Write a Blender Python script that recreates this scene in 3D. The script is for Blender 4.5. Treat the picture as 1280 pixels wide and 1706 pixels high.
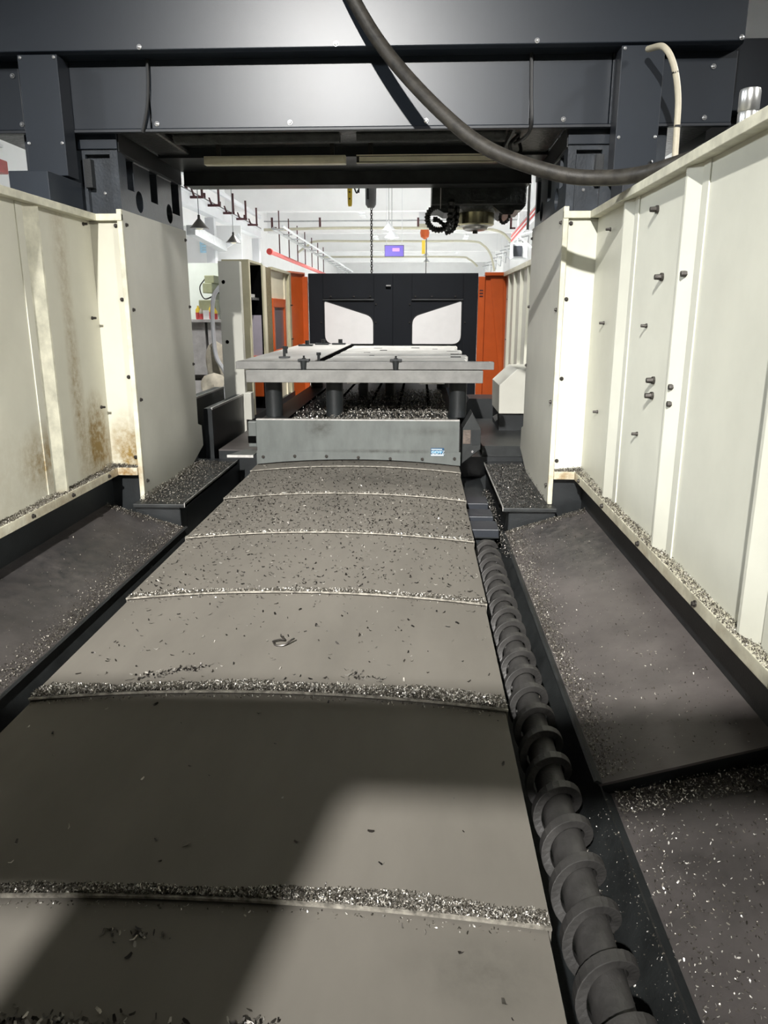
import bpy, math, random
import numpy as np
from mathutils import Vector, Matrix

random.seed(7)
rng = np.random.default_rng(7)
for o in list(bpy.data.objects):
    bpy.data.objects.remove(o)
scene = bpy.context.scene
COL = scene.collection
PI = math.pi

# ------------------------------------------------------------------ camera
FPX, CX, CY = 1250.0, 640.0, 853.0
TH, PS, CAMZ = math.radians(14.874), math.radians(2.656), 1.25
cam_data = bpy.data.cameras.new('camera')
cam_data.sensor_fit = 'HORIZONTAL'
cam_data.sensor_width = 36.0
cam_data.lens = FPX / 1280.0 * 36.0
cam_data.clip_start, cam_data.clip_end = 0.05, 300
cam = bpy.data.objects.new('camera', cam_data)
COL.objects.link(cam)
cam.location = (0, 0, CAMZ)
cam.rotation_euler = (PI / 2 - TH, 0, PS)
scene.camera = cam

# ------------------------------------------------------------------ world, exposure
world = bpy.data.worlds.new('world')
scene.world = world
world.use_nodes = True
world.node_tree.nodes['Background'].inputs[0].default_value = (0.9, 0.95, 1.0, 1)
world.node_tree.nodes['Background'].inputs[1].default_value = 0.04
scene.view_settings.view_transform = 'Standard'
scene.view_settings.look = 'None'
scene.view_settings.gamma = 1.0
scene.view_settings.use_curve_mapping = False
scene.view_settings.exposure = 0.0

# lamps of the hall: (x, y, z, power, size, aim)
KEY_LAMP = (-1.72, -6.0, 6.5, 205.0, 0.20, (-0.45, 3.8, 0.6))
SIDE_LAMPS = [
    (6.2, 0.5, 4.9, 60.0, 0.7, (-2.3, 4.2, 1.0)),
    (6.2, 6.5, 4.9, 54.0, 0.7, (-2.3, 6.4, 1.0)),
    (-8.2, 0.5, 4.9, 34.0, 0.7, (1.2, 3.8, 1.0)),
    (-8.2, 6.0, 4.9, 52.0, 0.7, (1.2, 6.4, 1.0)),
]
HALL_LAMPS = [(x, y, 6.35, 1800.0) for y in (24.0, 33.0, 44.0, 57.0, 70.0, 81.0) for x in (-3.2, 3.2)]
TABLE_FILL_LAMPS = [(-0.2, 7.9, 6.2, 120.0)]  # added lamp that brightens the fixture plates and door panes

# ------------------------------------------------------------------ helpers
_F = (math.cos(TH) * -math.sin(PS), math.cos(TH) * math.cos(PS), -math.sin(TH))
_R = (math.cos(PS), math.sin(PS), 0.0)
_U = (math.sin(TH) * -math.sin(PS), math.sin(TH) * math.cos(PS), math.cos(TH))


def at(px, py, Y):
    """the point of the place seen at this pixel of the photograph when it stands Y metres ahead"""
    d = [_F[i] + (px - CX) / FPX * _R[i] - (py - CY) / FPX * _U[i] for i in range(3)]
    t = Y / d[1]
    return Vector((d[0] * t, Y, CAMZ + d[2] * t))


ORG = {}


class MB:
    def __init__(s):
        s.v, s.f = [], []

    def add(s, vs, fs):
        n = len(s.v)
        s.v += [tuple(p) for p in vs]
        s.f += [tuple(i + n for i in f) for f in fs]
        return s

    def box(s, x0, x1, y0, y1, z0, z1):
        x0, x1 = min(x0, x1), max(x0, x1)
        y0, y1 = min(y0, y1), max(y0, y1)
        z0, z1 = min(z0, z1), max(z0, z1)
        v = [(x0, y0, z0), (x1, y0, z0), (x1, y1, z0), (x0, y1, z0), (x0, y0, z1), (x1, y0, z1), (x1, y1, z1), (x0, y1, z1)]
        return s.add(v, [(3, 2, 1, 0), (4, 5, 6, 7), (0, 1, 5, 4), (1, 2, 6, 5), (2, 3, 7, 6), (3, 0, 4, 7)])

    def prism(s, poly, axis, a, b):
        """polygon in the two other axes (order x,y,z without axis), swept a..b along axis"""
        def mk(p, t):
            q = list(p)
            q.insert(axis, t)
            return tuple(q)
        n = len(poly)
        v = [mk(p, a) for p in poly] + [mk(p, b) for p in poly]
        f = [tuple(range(n))[::-1], tuple(range(n, 2 * n))]
        for i in range(n):
            j = (i + 1) % n
            f.append((i, j, n + j, n + i))
        return s.add(v, f)

    def cyl(s, p0, p1, r0, r1=None, n=16, caps=True):
        r1 = r0 if r1 is None else r1
        p0, p1 = Vector(p0), Vector(p1)
        d = (p1 - p0).normalized()
        a = d.orthogonal().normalized()
        b = d.cross(a)
        v = []
        for p, r in ((p0, r0), (p1, r1)):
            for i in range(n):
                t = 2 * PI * i / n
                v.append(p + (a * math.cos(t) + b * math.sin(t)) * r)
        f = [(i, (i + 1) % n, n + (i + 1) % n, n + i) for i in range(n)]
        if caps:
            f += [tuple(range(n))[::-1], tuple(range(n, 2 * n))]
        return s.add(v, f)

    def lathe(s, prof, c, n=24):
        """prof list of (r, z) from bottom to top about the vertical through c"""
        v = []
        for r, z in prof:
            for i in range(n):
                t = 2 * PI * i / n
                v.append((c[0] + r * math.cos(t), c[1] + r * math.sin(t), c[2] + z))
        f = []
        for k in range(len(prof) - 1):
            for i in range(n):
                j = (i + 1) % n
                f.append((k * n + i, k * n + j, (k + 1) * n + j, (k + 1) * n + i))
        f.append(tuple(range(n))[::-1])
        f.append(tuple(range((len(prof) - 1) * n, len(prof) * n)))
        return s.add(v, f)

    def tube(s, pts, r, n=10, rad=None):
        pts = [Vector(p) for p in pts]
        up = None
        v = []
        for i, p in enumerate(pts):
            d = (pts[min(i + 1, len(pts) - 1)] - pts[max(i - 1, 0)]).normalized()
            if up is None:
                up = d.orthogonal().normalized()
            up = (up - d * up.dot(d)).normalized()
            b = d.cross(up)
            rr = rad[i] if rad else r
            for k in range(n):
                t = 2 * PI * k / n
                v.append(p + (up * math.cos(t) + b * math.sin(t)) * rr)
        f = []
        m = len(pts)
        for i in range(m - 1):
            for k in range(n):
                l = (k + 1) % n
                f.append((i * n + k, i * n + l, (i + 1) * n + l, (i + 1) * n + k))
        f.append(tuple(range(n))[::-1])
        f.append(tuple(range((m - 1) * n, m * n)))
        return s.add(v, f)

    def build(s, name, mat, parent=None, smooth=False, bevel=0.0, kind=None):
        v = np.array([tuple(p) for p in s.v], float)
        if parent is not None:
            org = ORG[parent]
        else:
            org = Vector(((v[:, 0].min() + v[:, 0].max()) / 2, (v[:, 1].min() + v[:, 1].max()) / 2, v[:, 2].min()))
        me = bpy.data.meshes.new(name)
        me.from_pydata((v - np.array(org)).tolist(), [], s.f)
        me.materials.append(mat)
        me.update()
        import bmesh
        bm = bmesh.new()
        bm.from_mesh(me)
        bmesh.ops.recalc_face_normals(bm, faces=bm.faces)
        bm.to_mesh(me)
        bm.free()
        if smooth:
            me.shade_smooth()
            try:
                me.set_sharp_from_angle(angle=math.radians(40))
            except Exception:
                pass
        o = bpy.data.objects.new(name, me)
        COL.objects.link(o)
        if parent is not None:
            o.parent = parent
        else:
            o.location = org
        ORG[o] = Vector(org)
        if bevel:
            m = o.modifiers.new('bevel', 'BEVEL')
            m.width = bevel
            m.segments = 2
            m.limit_method = 'ANGLE'
            m.angle_limit = math.radians(50)
        if kind:
            o['kind'] = kind
        return o


def B(*a):
    return MB().box(*a)


def thing(name, label, cat, loc, group=None):
    o = bpy.data.objects.new(name, None)
    COL.objects.link(o)
    o.empty_display_size = 0.1
    o.location = loc
    ORG[o] = Vector(loc)
    return tag(o, label, cat, group)


def tag(o, label, cat=None, group=None, kind=None):
    o['label'] = label
    if cat:
        o['category'] = cat
    if group:
        o['group'] = group
    if kind:
        o['kind'] = kind
    return o


def struct(o):
    o['kind'] = 'structure'
    return o


def inst(name, me, loc, parent, rot=(0, 0, 0)):
    """a small part that shares its mesh, placed at a world point under its thing"""
    o = bpy.data.objects.new(name, me)
    COL.objects.link(o)
    o.parent = parent
    o.location = Vector(loc) - ORG[parent]
    o.rotation_euler = rot
    return o


def spline(pts, n=12):
    pts = [Vector(p) for p in pts]
    P = [pts[0] * 2 - pts[1]] + pts + [pts[-1] * 2 - pts[-2]]
    out = []
    for i in range(1, len(P) - 2):
        for k in range(n):
            t = k / n
            a, b, c, d = P[i - 1], P[i], P[i + 1], P[i + 2]
            out.append(0.5 * ((2 * b) + (c - a) * t + (2 * a - 5 * b + 4 * c - d) * t * t + (3 * b - a - 3 * c + d) * t ** 3))
    out.append(pts[-1])
    return out


# ------------------------------------------------------------------ materials
def pm(name, col, rough=0.5, metal=0.0, var=0.12, scale=6.0, bump=0.0, bscale=60.0, stretch=(1, 1, 1), spec=0.5, detail=5.0, col2=None):
    m = bpy.data.materials.new(name)
    m.use_nodes = True
    nt = m.node_tree
    b = nt.nodes['Principled BSDF']
    b.inputs['Roughness'].default_value = rough
    b.inputs['Metallic'].default_value = metal
    b.inputs['Specular IOR Level'].default_value = spec
    tc = nt.nodes.new('ShaderNodeTexCoord')
    mp = nt.nodes.new('ShaderNodeMapping')
    mp.inputs['Scale'].default_value = stretch
    nt.links.new(tc.outputs['Object'], mp.inputs[0])
    nz = nt.nodes.new('ShaderNodeTexNoise')
    nz.inputs['Scale'].default_value = scale
    nz.inputs['Detail'].default_value = detail
    nz.inputs['Roughness'].default_value = 0.62
    nt.links.new(mp.outputs[0], nz.inputs['Vector'])
    rp = nt.nodes.new('ShaderNodeValToRGB')
    c2 = col2 if col2 else tuple(min(1, c * (1 + var)) for c in col)
    c1 = tuple(c * (1 - var) for c in col)
    rp.color_ramp.elements[0].position = 0.32
    rp.color_ramp.elements[1].position = 0.68
    rp.color_ramp.elements[0].color = (*c1, 1)
    rp.color_ramp.elements[1].color = (*c2, 1)
    nt.links.new(nz.outputs['Fac'], rp.inputs[0])
    nt.links.new(rp.outputs[0], b.inputs['Base Color'])
    if bump:
        n2 = nt.nodes.new('ShaderNodeTexNoise')
        n2.inputs['Scale'].default_value = bscale
        n2.inputs['Detail'].default_value = 3
        nt.links.new(tc.outputs['Object'], n2.inputs['Vector'])
        bp = nt.nodes.new('ShaderNodeBump')
        bp.inputs['Strength'].default_value = bump
        bp.inputs['Distance'].default_value = 0.01
        nt.links.new(n2.outputs['Fac'], bp.inputs['Height'])
        nt.links.new(bp.outputs[0], b.inputs['Normal'])
    return m


def emit(name, col, strength):
    m = bpy.data.materials.new(name)
    m.use_nodes = True
    b = m.node_tree.nodes['Principled BSDF']
    b.inputs['Base Color'].default_value = (col[0] * 0.1, col[1] * 0.1, col[2] * 0.1, 1)
    b.inputs['Emission Color'].default_value = (*col, 1)
    b.inputs['Emission Strength'].default_value = strength
    return m


def add_stains(m, spots, col):
    """oily rust blotches of fixed places: spots = (centre xyz, radius xyz, amount)"""
    nt = m.node_tree
    b = nt.nodes['Principled BSDF']
    src = b.inputs['Base Color'].links[0].from_socket
    geo = nt.nodes.new('ShaderNodeNewGeometry')
    nz = nt.nodes.new('ShaderNodeTexNoise')
    nz.inputs['Scale'].default_value = 14
    nz.inputs['Detail'].default_value = 8
    nz.inputs['Roughness'].default_value = 0.7
    nt.links.new(geo.outputs['Position'], nz.inputs['Vector'])
    total = None
    for c, r, amt in spots:
        sub = nt.nodes.new('ShaderNodeVectorMath')
        sub.operation = 'SUBTRACT'
        sub.inputs[1].default_value = c
        nt.links.new(geo.outputs['Position'], sub.inputs[0])
        dv = nt.nodes.new('ShaderNodeVectorMath')
        dv.operation = 'DIVIDE'
        dv.inputs[1].default_value = r
        nt.links.new(sub.outputs[0], dv.inputs[0])
        ln = nt.nodes.new('ShaderNodeVectorMath')
        ln.operation = 'LENGTH'
        nt.links.new(dv.outputs[0], ln.inputs[0])
        mr = nt.nodes.new('ShaderNodeMapRange')
        mr.inputs['From Min'].default_value = 1.0
        mr.inputs['From Max'].default_value = 0.0
        mr.inputs['To Min'].default_value = 0.0
        mr.inputs['To Max'].default_value = amt
        nt.links.new(ln.outputs['Value'], mr.inputs['Value'])
        if total is None:
            total = mr.outputs[0]
        else:
            ad = nt.nodes.new('ShaderNodeMath')
            ad.operation = 'ADD'
            nt.links.new(total, ad.inputs[0])
            nt.links.new(mr.outputs[0], ad.inputs[1])
            total = ad.outputs[0]
    rr = nt.nodes.new('ShaderNodeMapRange')
    rr.inputs['From Min'].default_value = 0.3
    rr.inputs['From Max'].default_value = 0.68
    nt.links.new(nz.outputs['Fac'], rr.inputs['Value'])
    mu = nt.nodes.new('ShaderNodeMath')
    mu.operation = 'MULTIPLY'
    mu.use_clamp = True
    nt.links.new(total, mu.inputs[0])
    nt.links.new(rr.outputs[0], mu.inputs[1])
    mx = nt.nodes.new('ShaderNodeMix')
    mx.data_type = 'RGBA'
    nt.links.new(mu.outputs[0], mx.inputs['Factor'])
    nt.links.new(src, mx.inputs['A'])
    mx.inputs['B'].default_value = (*col, 1)
    nt.links.new(mx.outputs['Result'], b.inputs['Base Color'])


M = {}
M['cream'] = pm('cream_paint', (0.62, 0.615, 0.525), 0.42, 0, 0.05, 2.2, 0.03, 260, spec=0.4)
M['cream_stained'] = pm('cream_paint_stained', (0.57, 0.555, 0.46), 0.42, 0, 0.05, 2.2, 0.03, 260, spec=0.4)
add_stains(M['cream_stained'], [
    ((-2.29, 5.2, 0.35), (0.3, 0.24, 0.42), 2.2), ((-2.29, 4.95, 0.7), (0.3, 0.12, 1.0), 1.1),
    ((-2.29, 4.42, 0.38), (0.3, 0.34, 0.26), 1.2), ((-2.29, 4.93, 1.7), (0.3, 0.15, 0.6), 0.6),
    ((-2.14, 5.40, 0.15), (0.2, 0.2, 0.45), 1.9), ((-2.29, 3.6, 0.3), (0.3, 1.2, 0.5), 0.3)], (0.22, 0.14, 0.035))
M['cream_grey'] = pm('cream_paint_dusty', (0.60, 0.59, 0.52), 0.45, 0, 0.05, 2.0, 0.05, 300, spec=0.4)
M['cream_edge'] = pm('cream_edge_paint', (0.60, 0.58, 0.46), 0.45, 0, 0.22, 9, 0.05, 120)
add_stains(M['cream_edge'], [((1.05, 5.4, 0.1), (0.25, 0.25, 0.16), 1.0), ((-2.15, 5.4, 0.1), (0.25, 0.25, 0.16), 1.2),
                             ((-2.24, 4.6, 0.1), (0.2, 1.6, 0.08), 0.7), ((1.13, 3.6, 0.1), (0.2, 2.2, 0.07), 0.5)], (0.24, 0.13, 0.03))
M['navy'] = pm('dark_blue_grey_paint', (0.0175, 0.0228, 0.031), 0.34, 0, 0.10, 1.6, 0.04, 300)
M['navy2'] = pm('dark_blue_grey_paint_matt', (0.018, 0.021, 0.027), 0.45, 0, 0.10, 2.0, 0.04, 300)
M['door'] = pm('dark_door_paint', (0.0075, 0.009, 0.012), 0.6, 0, 0.12, 2.0, spec=0.2)
M['casting'] = pm('oily_black_casting', (0.022, 0.025, 0.024), 0.33, 0, 0.5, 12, 0.7, 34)
M['column_cast'] = pm('column_casting_paint', (0.034, 0.040, 0.048), 0.33, 0, 0.25, 9, 0.10, 60)
M['black'] = pm('black_paint', (0.012, 0.014, 0.015), 0.42, 0, 0.3, 6, 0.08, 120)
M['hole'] = pm('hole_black', (0.003, 0.003, 0.003), 0.9, 0, 0.2, 6, spec=0.0)  # near-black that paints in the dark inside holes and openings
M['cover'] = pm('dusty_steel_cover', (0.142, 0.131, 0.113), 0.68, 0.0, 0.10, 3.0, 0.03, 420, (1, 0.35, 1), spec=0.15)
M['cover_edge'] = pm('bright_cover_edge', (0.30, 0.28, 0.24), 0.45, 0.3, 0.6, 40)
add_stains(M['cover'], [((-0.25, 5.75, 0.0), (0.75, 0.42, 0.3), 0.9), ((-0.55, 6.4, 0.0), (1.0, 0.25, 0.3), 1.2), ((0.15, 1.3, -0.1), (0.2, 0.12, 0.2), 0.5), ((-0.4, 4.95, -0.1), (0.8, 0.25, 0.3), 0.3)], (0.045, 0.042, 0.036))
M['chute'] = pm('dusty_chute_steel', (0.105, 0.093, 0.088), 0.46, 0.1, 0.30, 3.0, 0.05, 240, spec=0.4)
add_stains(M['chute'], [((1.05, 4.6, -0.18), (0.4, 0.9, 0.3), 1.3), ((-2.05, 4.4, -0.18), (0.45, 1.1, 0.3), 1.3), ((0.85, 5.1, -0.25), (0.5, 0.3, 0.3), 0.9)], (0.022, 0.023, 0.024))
M['chute_dim_stained'] = pm('dim_stained_chute_steel', (0.062, 0.055, 0.053), 0.46, 0.1, 0.40, 3.0, 0.05, 240, spec=0.4)  # darker chute: key lamp falloff put into near plate's colour, stains on left
add_stains(M['chute_dim_stained'], [((-2.05, 4.2, -0.18), (0.45, 1.4, 0.3), 1.3)], (0.018, 0.019, 0.021))
M['trough'] = pm('dark_trough_steel', (0.022, 0.024, 0.024), 0.42, 0.1, 0.35, 7, 0.1, 120)
M['auger'] = pm('worn_auger_steel', (0.042, 0.040, 0.038), 0.5, 0.1, 0.3, 14, 0.12, 90)
M['apron'] = pm('galvanised_apron', (0.108, 0.117, 0.111), 0.5, 0.15, 0.14, 9, 0.03, 200, (1, 1, 0.4))
add_stains(M['apron'], [((-0.85, 6.44, 0.29), (0.16, 0.2, 0.12), 1.1), ((0.1, 6.44, 0.26), (0.35, 0.2, 0.05), 0.6), ((-0.3, 6.44, 0.085), (0.7, 0.2, 0.022), 1.0)], (0.03, 0.028, 0.022))
M['plate'] = pm('milled_plate', (0.44, 0.43, 0.405), 0.45, 0.15, 0.14, 5, 0.03, 150, (1, 0.25, 1))
M['slab'] = pm('milled_slab', (0.185, 0.183, 0.172), 0.5, 0.1, 0.16, 10, 0.04, 90)
M['bar'] = pm('dimmed_bar_steel', (0.165, 0.163, 0.155), 0.5, 0.1, 0.16, 10, 0.04, 90)  # dimmed in colour to offset key light on the bar's front face
M['steel'] = pm('bright_steel', (0.55, 0.55, 0.53), 0.28, 0.9, 0.1, 20)
M['brass'] = pm('spindle_brass_steel', (0.46, 0.42, 0.26), 0.25, 0.9, 0.2, 30)
M['bolt'] = pm('dark_bolt', (0.05, 0.045, 0.04), 0.4, 0.6, 0.3, 60)
M['screw'] = pm('silver_screw', (0.7, 0.7, 0.7), 0.25, 0.8, 0.1, 60)
M['orange'] = pm('orange_paint', (0.46, 0.078, 0.012), 0.4, 0, 0.1, 4)
M['red'] = pm('red_paint', (0.50, 0.05, 0.045), 0.45, 0, 0.12, 6)
M['dark_red'] = pm('dark_red_primer', (0.055, 0.012, 0.014), 0.55, 0, 0.2, 10)
M['white'] = pm('white_wall_paint', (0.76, 0.76, 0.77), 0.6, 0, 0.03, 1.0)
M['white_metal'] = pm('white_girder_paint', (0.62, 0.63, 0.66), 0.45, 0, 0.05, 2)
M['grey_metal'] = pm('grey_girder_paint', (0.34, 0.35, 0.36), 0.5, 0, 0.12, 5)
M['conduit'] = pm('cream_conduit', (0.42, 0.40, 0.31), 0.5, 0, 0.06, 5)
M['floor'] = pm('hall_floor', (0.22, 0.23, 0.22), 0.4, 0, 0.12, 1.2)
M['rubber'] = pm('rubber_hose', (0.028, 0.025, 0.020), 0.5, 0, 0.5, 18, 0.12, 160, spec=0.4)
M['black_rubber'] = pm('black_rubber', (0.012, 0.012, 0.012), 0.45, 0, 0.3, 20)
M['cable'] = pm('cream_cable', (0.55, 0.50, 0.38), 0.5, 0, 0.08, 20)
M['lampcream'] = pm('aged_lamp_diffuser', (0.74, 0.69, 0.52), 0.4, 0, 0.1, 12)
M['acrylic'] = pm('frosted_acrylic', (0.72, 0.71, 0.705), 0.35, 0, 0.03, 6)
M['gasket'] = pm('black_gasket', (0.01, 0.011, 0.012), 0.6, 0, 0.2, 20)
M['olive'] = pm('olive_cream_paint', (0.40, 0.37, 0.25), 0.5, 0, 0.12, 4)
M['ivory'] = pm('ivory_panel', (0.62, 0.57, 0.43), 0.5, 0, 0.05, 4)
M['lilac'] = pm('lilac_window_film', (0.42, 0.38, 0.44), 0.3, 0, 0.08, 4)
M['brown_strip'] = pm('brown_bellows', (0.15, 0.12, 0.06), 0.6, 0, 0.4, 30, 0.2, 80)
M['dull_glass'] = pm('smoky_window', (0.16, 0.14, 0.15), 0.12, 0, 0.1, 4)
M['pale_green'] = pm('pale_green_board', (0.74, 0.80, 0.74), 0.5, 0, 0.05, 3)
M['sage'] = pm('sage_box_paint', (0.36, 0.38, 0.24), 0.5, 0, 0.1, 10)
M['cloth'] = pm('cream_cloth', (0.70, 0.64, 0.52), 0.8, 0, 0.14, 12, 0.2, 40)
M['cabinet_grey'] = pm('worn_grey_cabinet', (0.60, 0.58, 0.57), 0.5, 0, 0.14, 7)
M['yellow'] = pm('yellow_paint', (0.80, 0.58, 0.06), 0.4, 0, 0.06, 10)
M['bottle_red'] = pm('red_plastic', (0.65, 0.10, 0.10), 0.4, 0, 0.06, 10)
M['blue'] = pm('sky_blue_poster', (0.42, 0.66, 0.82), 0.5, 0, 0.12, 12)
M['sticker_blue'] = pm('sticker_blue', (0.012, 0.06, 0.13), 0.4, 0, 0.2, 60)
M['sticker_sky'] = pm('sticker_sky', (0.10, 0.27, 0.40), 0.4, 0, 0.2, 60)
M['sticker_white'] = pm('sticker_white', (0.45, 0.50, 0.52), 0.4, 0, 0.05, 60)
M['brown_oil'] = pm('oily_brown_plate', (0.11, 0.085, 0.07), 0.5, 0.2, 0.4, 16, 0.3, 60)
M['scrap'] = pm('white_scrap', (0.8, 0.8, 0.8), 0.7, 0, 0.05, 20)
M['lit'] = emit('lamp_face', (1.0, 0.98, 0.94), 30.0)
M['screen'] = emit('led_screen_violet', (0.24, 0.18, 0.72), 1.0)
M['screen_pink'] = emit('led_screen_pink', (0.85, 0.42, 0.9), 1.1)
M['silver'] = pm('silver_edge', (0.6, 0.58, 0.55), 0.4, 0.4, 0.2, 30)


def chip_mat(name, c0, c1, c2, rough, metal):
    m = bpy.data.materials.new(name)
    m.use_nodes = True
    nt = m.node_tree
    b = nt.nodes['Principled BSDF']
    g = nt.nodes.new('ShaderNodeNewGeometry')
    rp = nt.nodes.new('ShaderNodeValToRGB')
    rp.color_ramp.elements[0].color = (*c0, 1)
    rp.color_ramp.elements[1].color = (*c2, 1)
    e = rp.color_ramp.elements.new(0.62)
    e.color = (*c1, 1)
    nt.links.new(g.outputs['Random Per Island'], rp.inputs[0])
    nt.links.new(rp.outputs[0], b.inputs['Base Color'])
    b.inputs['Roughness'].default_value = rough
    b.inputs['Metallic'].default_value = metal
    return m


M['chips'] = chip_mat('metal_chips', (0.04, 0.036, 0.029), (0.23, 0.21, 0.175), (0.95, 0.92, 0.86), 0.3, 0.6)
M['chips_brown'] = chip_mat('brown_metal_chips', (0.025, 0.021, 0.016), (0.085, 0.073, 0.055), (0.55, 0.52, 0.45), 0.45, 0.3)
M['chips_dark'] = chip_mat('dark_metal_chips', (0.012, 0.011, 0.01), (0.035, 0.03, 0.026), (0.5, 0.47, 0.42), 0.4, 0.5)

# ------------------------------------------------------------------ shared little meshes
def shared(name, mb, mat, smooth=False):
    o = mb.build(name, mat, None, smooth)
    me = o.data
    off = Vector(o.location)
    me.transform(Matrix.Translation(off))
    bpy.data.objects.remove(o)
    return me


# a round-head screw pointing to -y, a stud pointing to -x / +x
ME_SCREW = shared('screw', MB().cyl((0, 0.004, 0), (0, -0.006, 0), 0.016, 0.015, 12).cyl((0, -0.006, 0), (0, -0.013, 0), 0.0135, 0.006, 12), M['screw'], True)
ME_SCREW_S = shared('screw', MB().cyl((0, 0.004, 0), (0, -0.006, 0), 0.011, 0.010, 10).cyl((0, -0.006, 0), (0, -0.010, 0), 0.009, 0.004, 10), M['screw'], True)
ME_BOLT = shared('bolt', MB().cyl((0, 0.01, 0), (0, -0.006, 0), 0.014, None, 12).cyl((0, -0.006, 0), (0, -0.016, 0), 0.010, None, 6), M['bolt'])
ME_STUD = shared('bolt', MB().cyl((0, 0.01, 0), (0, -0.012, 0), 0.020, None, 10).cyl((0, -0.012, 0), (0, -0.04, 0), 0.015, 0.013, 6), M['bolt'])
ME_STUD_S = shared('bolt', MB().cyl((0, 0.01, 0), (0, -0.008, 0), 0.012, None, 8).cyl((0, -0.008, 0), (0, -0.032, 0), 0.009, 0.008, 6), M['bolt'])
ROT_MX = (0, 0, -PI / 2)    # -y turned to -x
ROT_PX = (0, 0, PI / 2)     # -y turned to +x

XC = -0.55


def mx(x):
    return 2 * XC - x


# ================================================================== THE HALL
FLZ = -0.75
struct(B(-9.6, 7.2, -14, 90, FLZ - 0.1, FLZ).build('floor', M['floor']))
struct(B(-9.6, 7.2, -14, 90, 7.5, 7.7).build('ceiling', M['white']))
struct(B(-9.8, -9.6, -14, 90, FLZ, 7.5).build('wall_left', M['white']))
struct(B(7.2, 7.4, -14, 90, FLZ, 7.5).build('wall_right', M['white']))
struct(B(-9.6, 7.2, 90, 90.2, FLZ, 7.5).build('wall_far', M['white']))
struct(B(-9.6, 7.2, -14.2, -14, FLZ, 7.5).build('wall_near', M['white']))
for k, y in enumerate((16.0, 28.0, 39.0, 49.5, 64.0, 77.0)):
    b = B(-9.6, 7.2, y, y + 0.5, 6.05, 7.5).build('trim_%d' % (k + 1), M['white'])
    struct(b)
# wall piers of the hall on the right
for k, y in enumerate((30.0, 39.2, 49.7, 64.2, 77.2)):
    struct(B(6.7, 7.2, y, y + 0.5, FLZ, 6.05).build('trim_%d' % (k + 11), M['white']))


# lamps -------------------------------------------------------------
def area(name, parent, loc, target, power, size, size_y=None, color=(1, 0.985, 0.955), spread=70.0):
    ld = bpy.data.lights.new(name, 'AREA')
    ld.energy = power
    ld.color = color
    if size_y:
        ld.shape = 'RECTANGLE'
        ld.size, ld.size_y = size, size_y
        ld.spread = math.radians(115)
    else:
        ld.shape = 'DISK'
        ld.size = size
        ld.spread = math.radians(spread)
    lo = bpy.data.objects.new(name, ld)
    COL.objects.link(lo)
    lo.parent = parent
    lo.location = Vector(loc) - ORG[parent]
    d = Vector(target) - Vector(loc)
    lo.rotation_euler = d.to_track_quat('-Z', 'Y').to_euler()
    return lo


def high_bay(x, y, z, power, size, aim, label, spread=60.0, color=(1, 0.985, 0.955)):
    t = thing('high_bay_lamp', label, 'lamp', (x, y, z), 'high bay lamps of the hall')
    d = (Vector(aim) - Vector((x, y, z))).normalized()
    p = Vector((x, y, z))
    r = size / 2
    MB().cyl(p - d * 0.30, p - d * 0.14, r * 0.35, r * 0.35, 20).build('driver_housing', M['grey_metal'], t, True)
    MB().cyl(p - d * 0.14, p - d * 0.01, r * 0.4, r * 1.08, 28, caps=False).build('shade', M['white_metal'], t, True)
    MB().cyl(p - d * 0.30, (p.x, p.y, 7.5), 0.012, None, 8).build('rod', M['grey_metal'], t)
    area('lamp_light', t, p + d * 0.005, aim, power, size, spread=spread, color=color)
    return t


high_bay(*KEY_LAMP, 'round high bay lamp hung behind the photographer', 38.0)
for i, l in enumerate(SIDE_LAMPS):
    high_bay(*l, ['round lamp over the right aisle nearest the camera', 'round lamp over the right aisle beside the gantry',
                  'round lamp over the left aisle nearest the camera', 'round lamp over the left aisle beside the gantry'][i], 60.0, (1, 0.985, 0.955) if l[0] > 0 else (0.90, 0.95, 1.0))
for i, (x, y, z, pw) in enumerate(HALL_LAMPS):
    t = thing('tube_lamp', 'long ceiling tube lamp, %s of the %s row in the far hall' % (['nearest', 'second', 'third', 'fourth', 'fifth', 'farthest'][i // 2], 'left' if x < 0 else 'right'), 'lamp', (x, y, z), 'tube lamps of the far hall')
    B(x - 0.16, x + 0.16, y - 0.9, y + 0.9, z + 0.02, z + 0.09).build('housing', M['white_metal'], t)
    MB().cyl((x, y - 0.8, z + 0.05), (x, y - 0.8, 7.5), 0.01, None, 6).build('rod', M['grey_metal'], t)
    MB().cyl((x, y + 0.8, z + 0.05), (x, y + 0.8, 7.5), 0.01, None, 6).build('rod', M['grey_metal'], t)
    B(x - 0.13, x + 0.13, y - 0.85, y + 0.85, z + 0.09, z + 0.11).build('ceiling_glow', M['lit'], t)  # glowing top added to brighten the ceiling
    area('lamp_light', t, (x, y, z + 0.015), (x, y, 0), pw, 0.3, 1.7)
for (x, y, z, pw) in TABLE_FILL_LAMPS:
    high_bay(x, y, z, pw, 0.5, (-0.45, 10.9, 0.8), 'round lamp added above the work table to brighten plates and door panes')

high_bay(-4.9, 12.3, 5.6, 60.0, 0.5, (-4.6, 15.2, 1.2), 'round lamp added to brighten the tool bench corner behind the left column', 75.0)  # added lamp, brightens the bench corner

# crane girders and services on the left ------------------------------
def ibeam(name, label, x, y0, y1, z0, z1, w, mat, cat='girder', group=None):
    t = thing(name, label, cat, (x, y0, z0), group)
    th = min(0.05, (z1 - z0) * 0.2)
    B(x - w / 2, x + w / 2, y0, y1, z1 - th, z1).build('flange', mat, t)
    B(x - w / 2, x + w / 2, y0, y1, z0, z0 + th).build('flange', mat, t)
    B(x + w * 0.3, x + w * 0.36, y0, y1, z0 + th, z1 - th).build('web', mat, t)
    return t


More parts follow.
